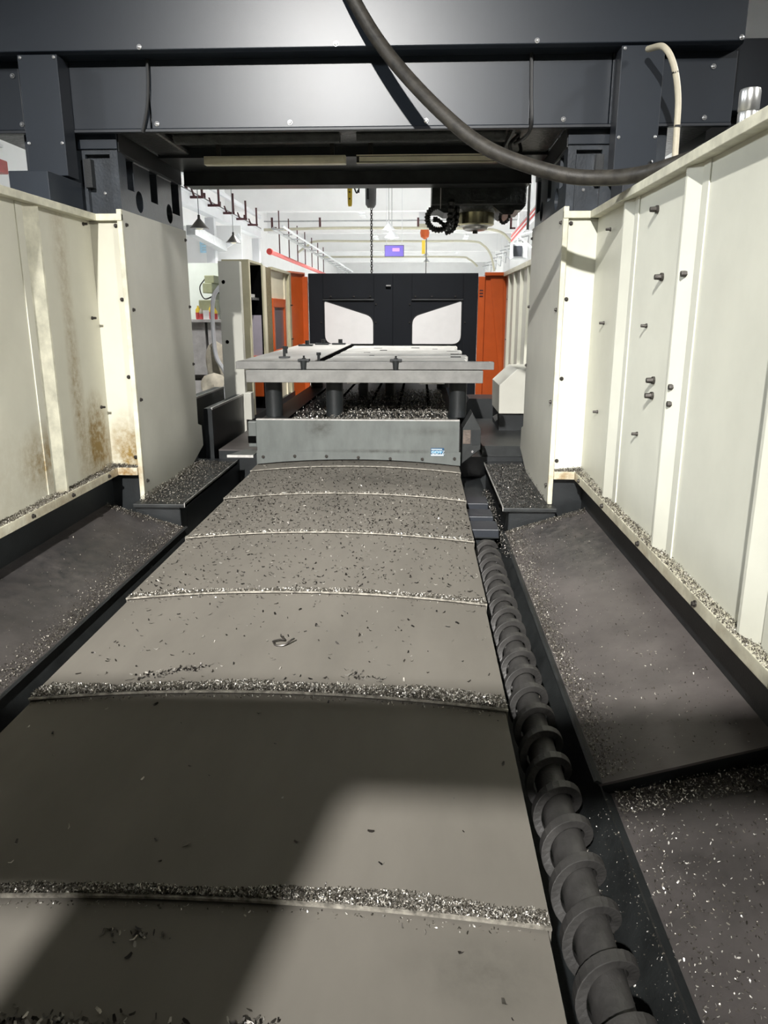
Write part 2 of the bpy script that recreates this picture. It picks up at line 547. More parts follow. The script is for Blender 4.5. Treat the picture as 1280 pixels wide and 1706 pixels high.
t = ibeam('crane_girder', 'long white crane girder running along the left aisle', -7.0, 15.0, 34.0, 4.33, 4.72, 0.3, M['white_metal'])
B(-7.0 + 0.02, -7.0 + 0.14, 15, 34, 4.72, 4.76).build('crane_rail', M['navy2'], t)
for y in (19.0, 26.5, 33.8):
    st = B(-7.25, -6.95, y, y + 0.3, FLZ, 4.33).build('girder_post', M['white_metal'])
    tag(st, {19.0: 'white steel post under the near part of the crane girder', 26.5: 'white steel post under the middle of the crane girder', 33.8: 'white steel post under the far end of the crane girder'}[y], 'post', 'posts under the crane girder')
ibeam('crane_girder', 'short white girder end showing above the left enclosure wall', -7.0, 9.0, 13.1, 3.86, 4.08, 0.3, M['white_metal'])
tag(B(-7.3, -6.7, 12.0, 12.9, 3.42, 3.62).build('crane_trolley', M['red'], None, False, 0.02), 'red block under the white girder end at the left edge', 'trolley')
ibeam('pipe_rail', 'thin white rail high above the crane girder carrying dark red brackets', -7.0, 17.0, 34.5, 5.20, 5.34, 0.12, M['white_metal'])
for i, (px, py) in enumerate([(331, 326), (359, 340), (383, 353), (404, 363), (422, 373)]):
    Yb = 7.0 * 1250 / (700 - px)
    p = at(px, py, Yb)
    p.x = -7.04
    b = MB().box(p.x, p.x + 0.55, p.y, p.y + 0.08, p.z - 0.07, p.z)
    b.box(p.x, p.x + 0.08, p.y, p.y + 0.08, p.z, p.z + 0.34)
    b.prism([(p.x + 0.24, p.z), (p.x + 0.30, p.z), (p.x + 0.22, p.z + 0.2), (p.x + 0.18, p.z + 0.2)], 1, p.y, p.y + 0.06)
    b.box(p.x + 0.48, p.x + 0.54, p.y, p.y + 0.06, p.z, p.z + 0.6)
    o = b.build('pipe_bracket', M['dark_red'])
    tag(o, ['dark red bracket nearest the gantry column, under the high white rail', 'dark red bracket second from the gantry column, under the rail', 'dark red bracket, middle one of five under the rail',
            'dark red bracket, fourth from the column, under the rail', 'dark red bracket farthest along the high white rail'][i], 'bracket', 'brackets along the high rail')
# red fire pipe with hangers
p0, p1 = at(449, 419, 33.0), at(548, 460, 52.0)
t = thing('fire_pipe', 'pinkish red fire pipe hung along the left of the far hall', 'pipe', p0)
MB().cyl(p0, p1, 0.09, None, 12).build('pipe_run', M['red'], t, True)
MB().cyl(p0, p0 + (p1 - p0) * 0.012, 0.13, None, 12).build('pipe_flange', M['red'], t, True)
for k in range(7):
    q = p0.lerp(p1, 0.12 + k * 0.125)
    MB().cyl(q, (q.x, q.y, q.z + 1.9 - 0.05 * k), 0.03, None, 6).build('hanger', M['dark_red'], t)
p0, p1 = at(455, 381, 33.0), at(580, 455, 66.0)
t = thing('cable_tray', 'grey cable tray descending in perspective along the far left wall', 'cable tray', p0)
MB().cyl(p0, p1, 0.07, None, 6).build('tray_rail', M['grey_metal'], t)
MB().cyl(p0 + Vector((0.4, 0, 0.1)), p1 + Vector((0.4, 0, 0.1)), 0.05, None, 6).build('tray_rail', M['white_metal'], t)
for k in range(16):
    q = p0.lerp(p1, k / 16)
    MB().box(q.x - 0.05, q.x + 0.45, q.y, q.y + 0.12, q.z - 0.05, q.z).build('rung', M['grey_metal'], t)

# conduits crossing the hall
def conduit(label, pts, r, mat):
    o = MB().tube(pts, r, 8).build('conduit_pipe', mat, None, True)
    tag(o, label, 'pipe', 'conduits across the hall')
    return o


conduit('thin grey pipe spanning the hall, highest of the crossing pipes', [at(440, 369, 38.6), at(862, 366, 38.6)], 0.035, M['grey_metal'])
conduit('cream conduit spanning the hall just under the thin grey pipe, bending down on the right',
        spline([at(440, 383, 38.5), at(560, 380, 38.5), at(700, 380, 38.5), at(800, 381, 38.5), at(835, 387, 38.5), at(852, 403, 38.5)], 6), 0.065, M['conduit'])
conduit('cream conduit arching across the middle of the hall with both ends bent down',
        spline([at(496, 421, 49.0), at(512, 410, 49.0), at(528, 402, 49.0), at(600, 402, 49.0), at(700, 402, 49.0), at(785, 402, 49.0), at(806, 409, 49.0), at(818, 425, 49.0), at(824, 452, 49.0)], 6), 0.065, M['conduit'])
conduit('cream conduit arching low across the far end of the hall',
        spline([at(540, 428, 63.5), at(640, 428, 63.5), at(760, 428, 63.5), at(782, 432, 63.5), at(796, 444, 63.5)], 6), 0.075, M['conduit'])
for i, px in enumerate((453, 533, 697, 778, 852)):
    p = at(px, 366, 38.55)
    o = MB().box(p.x - 0.05, p.x + 0.05, p.y, p.y + 0.06, p.z - 0.42, p.z + 0.1).box(p.x - 0.05, p.x + 0.22, p.y, p.y + 0.06, p.z - 0.42, p.z - 0.34).build('pipe_hanger', M['dark_red'])
    tag(o, 'small dark red hanger on the high crossing pipe, %s' % ['at the far left', 'left of the hoist chain', 'right of the violet screen', 'under the spindle hoses', 'at the right end'][i], 'hanger', 'hangers on the crossing pipe')

# right side of the hall: red-lined cable duct, air unit, rack of conduits
p0, p1 = at(853, 405, 33.0), at(900, 352, 27.0)
t = thing('cable_duct', 'pink and white striped cable duct high on the right hall wall', 'duct', p0)
for k, (dz, mat) in enumerate(((0.0, 'white_metal'), (0.09, 'red'), (0.17, 'white_metal'), (0.25, 'red'), (0.32, 'grey_metal'))):
    MB().tube([p0 + Vector((0, 0, dz)), p1 + Vector((0, 0, dz))], 0.05, 6).build('duct_strip', M[mat], t)
p = at(864, 418, 33.0)
t = thing('air_unit', 'grey box unit on the right hall wall under the striped duct', 'air unit', (p.x, p.y, p.z - 0.4))
B(p.x - 0.25, p.x + 0.4, p.y, p.y + 0.8, p.z - 0.3, p.z + 0.3).build('body', M['grey_metal'], t, False, 0.03)
B(p.x - 0.2, p.x + 0.15, p.y - 0.03, p.y, p.z - 0.22, p.z + 0.2).build('grille', M['navy2'], t)
MB().cyl((p.x, p.y + 0.4, p.z + 0.3), (p.x, p.y + 0.4, 7.5), 0.015, None, 6).build('hanger', M['white_metal'], t)
a0 = at(862, 392, 34)
t = thing('cable_rack', 'receding row of triangular cable brackets hung along the right of the hall', 'cable rack', (a0.x, a0.y, a0.z))
for k in range(9):
    a = at(862 - 7.2 * k, 392 + 6.5 * k, 34 + 4.2 * k)
    MB().cyl(a + Vector((0.75, 0, 0.15)), (a.x + 0.75, a.y, 7.5), 0.012, None, 6).build('hanger', M['white_metal'], t)
    MB().tube([a, a + Vector((0.75, 0, 0.15))], 0.035, 6).build('arm', M['grey_metal'], t)
    MB().tube([a, a + Vector((0.7, 0, -0.55))], 0.03, 6).build('strut', M['white_metal'], t)
    MB().tube([a + Vector((0.75, 0, 0.15)), a + Vector((0.7, 0, -0.55))], 0.03, 6).build('upright', M['grey_metal'], t)

# hoist chain, pendant control, orange hoist, screen, pendant lamps
pt = at(618, 312, 15.0)
t = thing('chain_bag', 'grey cylindrical chain bucket of the hoist seen under the beam', 'hoist', (pt.x, pt.y, pt.z - 0.38))
MB().lathe([(0.06, -0.36), (0.10, -0.30), (0.105, 0.0), (0.10, 0.35)], pt, 20).build('bucket', M['grey_metal'], t, True)
MB().lathe([(0.108, -0.02), (0.112, 0.0), (0.108, 0.02)], pt, 20).build('band', M['silver'], t, True)
MB().cyl(pt + Vector((-0.05, -0.11, -0.22)), pt + Vector((-0.05, -0.11, 0.4)), 0.018, None, 8).build('cable', M['black_rubber'], t)
MB().cyl(pt + Vector((0, 0, 0.3)), (pt.x, pt.y, 7.5), 0.02, None, 8).build('suspension_rod', M['grey_metal'], t)
ch = thing('hoist_chain', 'long steel link chain hanging from the hoist behind the doors', 'chain', (pt.x, pt.y, 0.4))
lk = MB()
for i in range(17):
    a = 2 * PI * i / 16
link_pts = [(0.019 * math.cos(2 * PI * i / 14), 0, 0.030 * math.sin(2 * PI * i / 14)) for i in range(15)]
ME_LINK = shared('chain_link', MB().tube(link_pts, 0.0075, 6), M['bolt'], True)
nl = 40
for k in range(nl):
    inst('chain_link', ME_LINK, (pt.x + 0.01, pt.y, pt.z - 0.38 - k * 0.046), ch, (0, 0, PI / 2 * (k % 2) + 0.5))
pt = at(583, 315, 12.9)
t = thing('pendant_control', 'yellow pendant control box hanging left of the hoist chain', 'control', (pt.x, pt.y, pt.z - 0.26))
MB().lathe([(0.025, -0.26), (0.036, -0.23), (0.04, 0.0), (0.036, 0.30), (0.02, 0.36)], pt, 12).build('body', M['yellow'], t, True)
for k in range(4):
    MB().cyl(pt + Vector((0, -0.036, -0.15 + 0.1 * k)), pt + Vector((0, -0.048, -0.15 + 0.1 * k)), 0.013, None, 8).build('button', M['bolt'], t)
MB().tube(spline([pt + Vector((0, 0, 0.34)), pt + Vector((0.08, 0, 0.0)), pt + Vector((0.13, 0, -0.02)), pt + Vector((0.15, 0, 0.4)), Vector((pt.x + 0.15, pt.y, 7.5))], 8), 0.012, 8).build('cable', M['black_rubber'], t, True)

p = at(708, 388, 40.0)
t = thing('electric_hoist', 'orange electric hoist with yellow pendant hanging far down the hall', 'hoist', (p.x, p.y, p.z - 1.2))
MB().lathe([(0.05, -0.3), (0.2, -0.2), (0.24, 0.0), (0.2, 0.2), (0.05, 0.28)], p, 14).build('motor_body', M['orange'], t, True)
B(p.x - 0.3, p.x + 0.3, p.y - 0.1, p.y + 0.1, p.z + 0.25, p.z + 0.42).build('trolley', M['conduit'], t)
B(p.x - 0.14, p.x + 0.03, p.y - 0.08, p.y + 0.08, p.z - 1.0, p.z - 0.35).build('pendant', M['yellow'], t)
MB().cyl((p.x + 0.08, p.y, p.z - 0.2), (p.x + 0.08, p.y, p.z - 2.6), 0.02, None, 6).build('chain', M['bolt'], t)
B(p.x - 0.3, p.x + 0.3, p.y - 0.06, p.y + 0.06, p.z + 0.42, 7.5).build('hanger', M['white_metal'], t)

p = at(657, 418, 36.0)
t = thing('led_screen', 'violet LED display panel hung above the far aisle', 'screen', (p.x, p.y, p.z - 0.25))
B(p.x - 0.44, p.x + 0.44, p.y, p.y + 0.1, p.z - 0.25, p.z + 0.25).build('housing', M['navy2'], t)
B(p.x - 0.42, p.x + 0.42, p.y - 0.01, p.y, p.z - 0.23, p.z + 0.23).build('display', M['screen'], t)
B(p.x - 0.08, p.x + 0.24, p.y - 0.015, p.y - 0.005, p.z - 0.02, p.z + 0.12).build('text_area', M['screen_pink'], t)
for sx in (-0.35, 0.35):
    MB().cyl((p.x + sx, p.y + 0.05, p.z + 0.2), (p.x + sx, p.y + 0.05, 7.5), 0.012, None, 6).build('wire', M['white_metal'], t)


def pendant(px, py, Y, r, label, mat, lit=False):
    p = at(px, py, Y)
    t = thing('pendant_lamp', label, 'lamp', (p.x, p.y, p.z - r * 0.4))
    MB().lathe([(r, -r * 0.4), (r * 0.75, -r * 0.15), (r * 0.32, r * 0.35), (r * 0.14, r * 0.55), (r * 0.12, r * 0.9)], p, 18).build('shade', mat, t, True)
    MB().cyl((p.x, p.y, p.z + r * 0.8), (p.x, p.y, 7.5), max(0.008, r * 0.05), None, 6).build('rod', M['grey_metal'], t)
    MB().lathe([(r * 0.2, -r * 0.5), (r * 0.45, -r * 0.38), (r * 0.4, -r * 0.2)], p, 12).build('bulb', M['lit'] if lit else M['lampcream'], t, True)


pendant(653, 391, 32.0, 0.30, 'white pendant lamp above the violet screen', M['white_metal'], True)
pendant(648, 378, 27.0, 0.22, 'white pendant lamp highest in the middle of the hall', M['white_metal'], True)
pendant(711, 424, 45.0, 0.20, 'grey cone lamp hanging below the orange hoist', M['grey_metal'])
pendant(711, 434, 50.0, 0.22, 'small grey cone lamp, lowest under the orange hoist', M['grey_metal'])
pendant(332, 374, 17.5, 0.22, 'dark cone lamp beside the gantry column under the crane girder', M['bolt'])
pendant(389, 399, 20.5, 0.20, 'dark cone lamp hanging under the middle of the crane girder', M['bolt'])

# --- corner behind the left column: partition, poster, bench, boxes, bags
p0, p1 = at(330, 376, 27.5), at(404, 438, 27.5)
tag(B(-9.6, p1.x, 27.5, 27.6, FLZ, p0.z).build('partition_panel', M['white']), 'white partition panel carrying a blue notice behind the left column', 'partition')
p0, p1 = at(332, 393, 27.45), at(361, 421, 27.45)
t = thing('notice_board', 'light blue notice sheet on the white partition', 'poster', (p0.x, 27.45, p1.z))
B(p0.x, p1.x, 27.46, 27.5, p1.z, p0.z).build('sheet', M['blue'], t)
for k in range(5):
    zz = p0.z - 0.10 - 0.09 * k
    B(p0.x + 0.07, p1.x - 0.07 - 0.05 * (k % 3), 27.452, 27.46, zz - 0.022, zz).build('text_line', M['sticker_white'], t)
a, b_ = at(318, 383, 24.0), at(372, 412, 26.8)
o = MB().tube([a, b_], 0.2, 4).build('jib_arm', M['grey_metal'])
tag(o, 'grey sloping jib arm in front of the white partition', 'jib crane')
o = MB().tube([b_, at(400, 393, 26.8)], 0.13, 4).build('jib_arm', M['white_metal'])
tag(o, 'short pale arm meeting the grey jib arm', 'jib crane')
p0, p1 = at(318, 438, 15.0), at(404, 502, 15.0)
tag(B(p0.x - 1.5, p1.x + 0.4, 15.05, 15.12, FLZ, p0.z).build('bench_board', M['pale_green']), 'pale green back board above the tool bench', 'board')
p = at(350, 470, 14.5)
t = thing('switch_box', 'sage green switch box with a looping wire on the back board', 'switch box', (p.x, p.y, p.z - 0.2))
B(p.x - 0.09, p.x + 0.09, 14.45, 15.05, p.z - 0.02, p.z + 0.12).build('upper_box', M['sage'], t, False, 0.01)
B(p.x - 0.12, p.x + 0.06, 14.4, 15.05, p.z - 0.2, p.z - 0.02).build('lower_box', M['sage'], t, False, 0.01)
MB().tube(spline([p + Vector((-0.09, 0, 0.06)), p + Vector((-0.2, 0, -0.1)), p + Vector((-0.12, 0, -0.3)), p + Vector((0.1, 0, -0.22)), p + Vector((0.3, 0, -0.1))], 6), 0.012, 6).build('wire', M['black_rubber'], t, True)
p = at(346, 512, 14.0)
tag(B(p.x - 0.16, p.x + 0.14, 14.0, 14.3, p.z - 0.13, p.z + 0.13).build('parts_box', M['sage'], None, False, 0.012), 'olive box on the bench between the bottles', 'box')
zb = at(346, 532, 14.0).z
t = thing('tool_bench', 'worn grey two-door bench cabinet behind the left column', 'cabinet', (at(345, 560, 14).x, 14.2, FLZ))
xb0, xb1 = at(305, 540, 14).x, at(373, 540, 14).x
B(xb0, xb1, 13.85, 14.6, zb - 0.05, zb).build('worktop', M['cabinet_grey'], t)
xm = at(343, 540, 13.9).x
B(xb0, xm - 0.02, 13.9, 14.55, FLZ + 0.25, zb - 0.05).build('door', M['cabinet_grey'], t)
B(xm + 0.03, xb1, 13.9, 14.55, FLZ + 0.25, zb - 0.05).build('door', M['cabinet_grey'], t)
B(xb0 + 0.05, xb1 - 0.05, 13.95, 14.55, FLZ, FLZ + 0.25).build('plinth', M['black'], t)
for i, (px, hh) in enumerate(((331, 0.24), (336, 0.20), (353, 0.26), (359, 0.20))):
    q = at(px, 532, 13.95)
    t = thing('bottle', ['yellow and red bottle at the left end of the bench', 'cream bottle next to the left bottle on the bench', 'orange bottle right of the olive box', 'small red bottle farthest right on the bench'][i], 'bottle', (q.x, q.y, zb))
    MB().lathe([(0.045, 0), (0.048, 0.03), (0.048, hh * 0.5)], (q.x, q.y, zb), 12).build('base', M['bottle_red'], t, True)
    MB().lathe([(0.048, hh * 0.5), (0.045, hh * 0.72), (0.018, hh * 0.88), (0.018, hh)], (q.x, q.y, zb), 12).build('body', M['conduit' if i == 1 else 'yellow'], t, True)
q = at(345, 525, 13.92)
tag(B(q.x - 0.07, q.x + 0.07, 13.92, 13.98, zb, zb + 0.16).build('paper_box', M['scrap']), 'white paper box standing on the bench front edge', 'box')


def bag(name, label, px, py, Y, rx, rz, mat):
    p = at(px, py, Y)
    m = MB()
    n, k = 18, 10
    for j in range(k + 1):
        v = j / k
        zz = (v * 2 - 1) * rz
        r = math.sqrt(max(0.0, 1 - (v * 2 - 1) ** 2)) ** 0.7
        for i in range(n):
            a = 2 * PI * i / n
            w = 1 + 0.10 * math.sin(5 * a + v * 4) + 0.05 * math.sin(9 * a)
            m.v.append((p.x + rx * r * w * math.cos(a), p.y + rx * 0.8 * r * w * math.sin(a), p.z + zz))
    for j in range(k):
        for i in range(n):
            i2 = (i + 1) % n
            m.f.append((j * n + i, j * n + i2, (j + 1) * n + i2, (j + 1) * n + i))
    o = m.build(name, mat, None, True)
    return tag(o, label, 'bag')


bag('cloth_bag', 'cream cloth bag hanging at the bench under the hose', 362, 605, 12.2, 0.17, 0.35, M['cloth'])
bag('cloth_sack', 'crumpled cream sack on the floor behind the left column', 358, 645, 11.6, 0.20, 0.22, M['cloth'])
o = MB().tube(spline([at(366, 478, 12.5), at(357, 492, 12.3), at(354, 515, 12.2), at(356, 560, 12.1), at(361, 595, 12.0), at(374, 618, 11.9), at(378, 635, 11.6), at(371, 665, 11.2)], 8), 0.035, 8).build('air_hose', M['white_metal'], None, True)
tag(o, 'pale hose dropping past the bench behind the left column', 'hose')
q0, q1 = at(338, 629, 11.8), at(371, 629, 11.8)
t = thing('floor_stand', 'low dark stand with a bar behind the left column', 'stand', (q0.x, 11.8, FLZ))
MB().cyl((q0.x - 0.4, 11.8, q0.z), (q1.x, 11.8, q1.z), 0.045, None, 10).build('bar', M['bolt'], t, True)
B(q0.x + 0.05, q0.x + 0.2, 11.75, 11.9, FLZ, q0.z).build('leg', M['navy'], t)
B(q0.x - 0.4, q0.x + 0.7, 11.5, 12.2, FLZ, FLZ + 0.35).build('base', M['black'], t)

# ================================================================== ENCLOSURE WALLS BESIDE THE CAMERA
WZ0, WZ1 = 0.08, 1.905


def enclosure(side):
    s = 1 if side == 'right' else -1

    def X(x):
        return x if s > 0 else mx(x)
    lab = ('cream sheet metal enclosure wall with dark studs right of the cover' if s > 0
           else 'rust stained cream sheet metal enclosure wall left of the cover')
    t = thing('enclosure_wall', lab, 'machine wall', (X(1.2), 2.0, WZ0))
    cuts = [-1.2, -0.55, 0.48, 1.51, 2.545, 3.58, 4.61, 5.42]
    mat = M['cream'] if s > 0 else M['cream_stained']
    for a, b in zip(cuts[:-1], cuts[1:]):
        B(X(1.185), X(1.195), a + 0.002, b - 0.002, WZ0 + 0.03, WZ1 - 0.02).build('wall_panel', mat, t)
        # raised fold down the far side of each sheet
    for y in cuts[1:-1]:
        m = MB().prism([(X(1.185), y - 0.12), (X(1.150), y - 0.012), (X(1.150), y + 0.012), (X(1.185), y + 0.02)], 2, WZ0 + 0.06, WZ1 - 0.045)
        m.build('rib', M['cream_edge'] if s < 0 else M['cream'], t, False, 0.003)
        B(X(1.185), X(1.178), y - 0.20, y - 0.125, WZ0 + 0.06, WZ1 - 0.045).build('seam_strip', mat, t, False, 0.002)
    B(X(1.195), X(1.125), -1.2, 5.42, WZ1 - 0.045, WZ1).build('top_flange', M['cream_edge'], t, False, 0.003)
    B(X(1.195), X(1.13), -1.2, 5.42, WZ0, WZ0 + 0.058).build('bottom_flange', M['cream_edge'], t, False, 0.003)
    rot = ROT_MX if s > 0 else ROT_PX
    if s > 0:
        for (y, z, big) in ((4.87, 1.736, 0), (3.94, 1.733, 1), (3.77, 1.413, 1), (3.40, 1.41, 1), (4.865, 1.188, 0), (3.955, 1.186, 0),
                            (3.757, 0.931, 1), (3.757, 0.857, 1), (3.417, 0.931, 1), (3.417, 0.856, 1), (4.866, 0.637, 0), (3.956, 0.637, 0)):
            y += (5.0 - y) * 0.0
            inst('bolt', ME_STUD if big else ME_STUD_S, (1.185, y * 1.035, CAMZ + (z - CAMZ) * 1.035), t, rot)
        ys = (5.2, 4.5, 3.72, 2.9, 2.2)
    else:
        for (y, z) in ((5.3, 1.85), (5.3, 1.234), (5.31, 0.614)):
            inst('bolt', ME_STUD_S, (mx(1.185), y, z - 0.02), t, rot)
        ys = (5.2, 4.62, 4.1)
    for y in ys:
        inst('bolt', ME_BOLT, (X(1.13), y, WZ0 + 0.03), t, rot)
    # black skirt below
    sk = B(X(1.21), X(1.25), -1.2, 5.5, FLZ, WZ0).build('base_skirt', M['black'])
    tag(sk, 'black steel skirt under the %s enclosure wall' % ('studded' if s > 0 else 'rust stained'), 'machine base')
    # return panel in front of the column and the guard along its inner side
    t = thing('column_guard', 'cream guard boxed around the %s gantry column, %s' % (side, 'clean white sheet' if s > 0 else 'yellow stained at its foot'), 'machine guard', (X(1.05), 5.42, -0.11))
    B(X(0.985), X(1.195), 5.42, 5.43, WZ0 + 0.05, WZ1 - 0.04).build('front_panel', mat, t)
    B(X(0.95), X(1.195), 5.385, 5.42, WZ1 - 0.045, WZ1).build('top_flange', M['cream_edge'], t, False, 0.003)
    B(X(0.985), X(1.14), 5.375, 5.43, WZ0, WZ0 + 0.058).build('bottom_flange', M['cream_edge'], t, False, 0.003)
    B(X(0.95), X(0.985), 5.392, 5.425, -0.11, WZ1 + 0.03).build('corner_post', M['cream_edge'], t, False, 0.004)
    # side sheet (rear lower corner cut)
    poly = [(5.425, -0.11), (6.55, -0.11), (7.0, 0.03), (6.98, 0.22), (6.87, 0.25), (6.87, 1.94), (5.425, 1.935)]
    MB().prism(poly, 0, X(0.952), X(0.962)).build('side_sheet', M['cream_grey'], t)
    for z in (1.83, 1.34, 0.80, 0.21):
        inst('screw', ME_BOLT, (X(1.005), 5.42, z), t)
    for z in (1.84, 1.27, 0.63, 0.02):
        inst('screw', ME_BOLT, (X(0.952), 5.47, z), t, rot)
    for z in (1.86, 1.30, 0.80):
        inst('screw', ME_BOLT, (X(0.952), 6.83, z), t, rot)
    # black pedestal and ledge at the foot of the column
    t = thing('column_pedestal', 'black pedestal with a chip covered ledge at the foot of the %s column' % side, 'machine base', (X(0.9), 5.8, FLZ))
    B(X(0.66), X(1.25), 5.46, 7.2, FLZ, -0.14).build('plinth', M['black'], t)
    B(X(0.612), X(1.0), 5.27, 6.93, -0.14, -0.112).build('ledge_plate', M['trough'], t, False, 0.004)
    B(X(0.612), X(0.616), 5.27, 6.93, -0.135, -0.10).build('ledge_edge', M['silver'], t)
    B(X(0.66), X(1.0), 5.31, 5.46, FLZ, -0.14).build('front_block', M['black'], t, False, 0.006)
    B(X(1.0), X(1.25), 5.45, 5.5, FLZ, WZ0 + 0.02).build('back_plate', M['black'], t)


enclosure('right')
enclosure('left')

# unseen frame added behind the photographer, shaped to cast the cover's shadows
t = thing('shadow_frame', 'unseen frame added behind the photographer to shade the cover', None, (XC, -1.2, FLZ))
t['kind'] = 'structure'
B(mx(1.25), 1.25, -1.23, -1.17, 2.50, 2.745).build('shadow_header', M['cream_grey'], t)
B(mx(1.25), mx(1.19), -1.23, -1.17, FLZ, 2.50).build('shadow_jamb', M['cream_grey'], t)
B(1.19, 1.25, -1.23, -1.17, FLZ, 2.50).build('shadow_jamb', M['cream_grey'], t)
B(-1.13, -0.786, -1.23, -1.17, FLZ, 2.50).build('shadow_stile', M['cream_grey'], t)
B(mx(1.19), -1.13, -1.23, -1.17, 2.27, 2.50).build('shadow_transom', M['cream_grey'], t)

# ================================================================== TELESCOPIC COVER
CXC = -0.535
SEAM = [6.2, 5.27, 4.31, 3.34, 2.385, 1.43, 0.48, -0.47]


def chalf(k):
    return 0.893 - 0.008 * k


def cz(k, x):
    return -0.012 * k - 0.05 * ((x - CXC) / chalf(k)) ** 2


def cover_at(x, y):
    for k, s in enumerate(SEAM):
        if y >= s:
            return k
    return len(SEAM) - 1


t = thing('telescopic_cover', 'arched brown grey steel cover of overlapping plates down the middle', 'machine cover', (CXC, 2.5, -0.2))
for k in range(8):
    y0 = SEAM[k]
    y1 = 6.62 if k == 0 else SEAM[k - 1] + 0.06
    h = chalf(k)
    n = 20
    xs = [CXC - h + 2 * h * i / n for i in range(n + 1)]
    m = MB()
    top = [(x, cz(k, x)) for x in xs]
    bot = [(x, cz(k, x) - 0.006) for x in xs][::-1]
    poly = [(xs[0] , cz(k, xs[0]) - 0.075)] + top + [(xs[-1], cz(k, xs[-1]) - 0.075), (xs[-1] - 0.006, cz(k, xs[-1]) - 0.075)] + bot[1:-1] + [(xs[0] + 0.006, cz(k, xs[0]) - 0.075)]
    # as strips of quads so that the concave section stays clean
    top_all = [(xs[0], cz(k, xs[0]) - 0.075)] + top + [(xs[-1], cz(k, xs[-1]) - 0.075)]
    bot_all = [(xs[0] + 0.006, cz(k, xs[0]) - 0.075)] + [(xs[0] + 0.006, cz(k, xs[0]) - 0.006)] + [(x, z - 0.006) for x, z in top[1:-1]] + [(xs[-1] - 0.006, cz(k, xs[-1]) - 0.006)] + [(xs[-1] - 0.006, cz(k, xs[-1]) - 0.075)]
    L = len(top_all)
    for yy in (y0, y1):
        m.v += [(x, yy, z) for x, z in top_all] + [(x, yy, z) for x, z in bot_all]
    N = 2 * L
    for i in range(L - 1):
        m.f.append((i, i + 1, N + i + 1, N + i))
        m.f.append((L + i, N + L + i, N + L + i + 1, L + i + 1))
        m.f.append((i, L + i, L + i + 1, i + 1))
        m.f.append((N + i, N + i + 1, N + L + i + 1, N + L + i))
    m.f.append((0, N, N + L, L))
    m.f.append((L - 1, 2 * L - 1, N + 2 * L - 1, N + L - 1))
    pl = m.build('cover_plate', M['cover'], t)
    # folded wiper lip standing at the near edge
    m = MB()
    for i in range(n):
        xa, xb = xs[i], xs[i + 1]
        for (xx, ) in ():
            pass
    prof = [(-0.005, 0.003), (0.003, 0.003), (0.003, -0.003), (-0.001, -0.006), (-0.005, -0.004)]
    q = len(prof)
    for x in xs:
        m.v += [(x, y0 + dy, cz(k, x) + dz) for dy, dz in prof]
    for i in range(n):
        for j in range(q):
            j2 = (j + 1) % q
            m.f.append((i * q + j, (i + 1) * q + j, (i + 1) * q + j2, i * q + j2))
    m.f.append(tuple(range(q)))
    m.f.append(tuple(range(n * q, (n + 1) * q))[::-1])
    m.build('wiper_lip', M['cover_edge'], pl)

# ================================================================== TROUGHS, AUGERS, CHUTES
for s in (1, -1):
    def X(x):
        return x if s > 0 else mx(x)
    side = 'right' if s > 0 else 'left'
    # trough: slanted outer cheek, floor and inner cheek
    t = thing('auger_trough', 'dark steel trough of the chip auger along the %s side of the cover' % side, 'trough', (X(0.45), 2.0, -0.75))
    y0, y1 = -1.2, 5.27
    MB().prism([(X(0.63), -0.305), (X(0.64), -0.315), (X(0.565), -0.45), (X(0.55), -0.44)], 1, y0, y1).build('outer_cheek', M['trough'], t)
    B(X(0.32), X(0.57), y0, y1, -0.47, -0.44).build('trough_floor', M['black'], t)
    B(X(0.30), X(0.32), y0, y1 + 1.2, -0.47, -0.16).build('inner_cheek', M['black'], t)
    # the upper chute plate
    t = thing('chip_chute', ('dusty sloping steel chute plate beside the auger, ending at a black step' if s > 0 else 'dusty sloping steel chute plate along the left trough'), 'chute', (X(0.9), 3.5, -0.5))
    ya, yb = 2.26, 5.3
    MB().prism([(X(0.628), -0.30), (X(1.21), -0.125), (X(1.21), -0.135), (X(0.628), -0.31)], 1, ya if s > 0 else -1.2, yb).build('chute_plate', M['chute'] if s > 0 else M['chute_dim_stained'], t)
    if s > 0:
        MB().prism([(X(0.635), -0.312), (X(1.21), -0.137), (X(1.21), -0.30), (X(0.635), -0.44)], 1, ya + 0.012, yb).build('chute_body', M['black'], t)
    else:
        MB().prism([(X(0.645), -0.316), (X(1.21), -0.137), (X(1.21), -0.30), (X(0.645), -0.44)], 1, -1.2, yb).build('chute_body', M['black'], t)
    MB().prism([(X(0.628), -0.302), (X(0.64), -0.297), (X(0.62), -0.285), (X(0.61), -0.292)], 1, ya if s > 0 else -1.2, yb).build('chute_lip', M['trough'], t)
    if s > 0:
        t = thing('chip_chute', 'lower chute plate in the near right corner, lamp falloff painted dark', 'chute', (0.9, 1.0, -0.5))
        MB().prism([(0.66, -0.345), (1.21, -0.205), (1.21, -0.215), (0.66, -0.355)], 1, -1.2, ya + 0.01).build('chute_plate', M['chute_dim_stained'], t)
        MB().prism([(0.66, -0.345), (0.672, -0.34), (0.64, -0.325), (0.63, -0.33)], 1, -1.2, ya).build('chute_lip', M['black'], t)

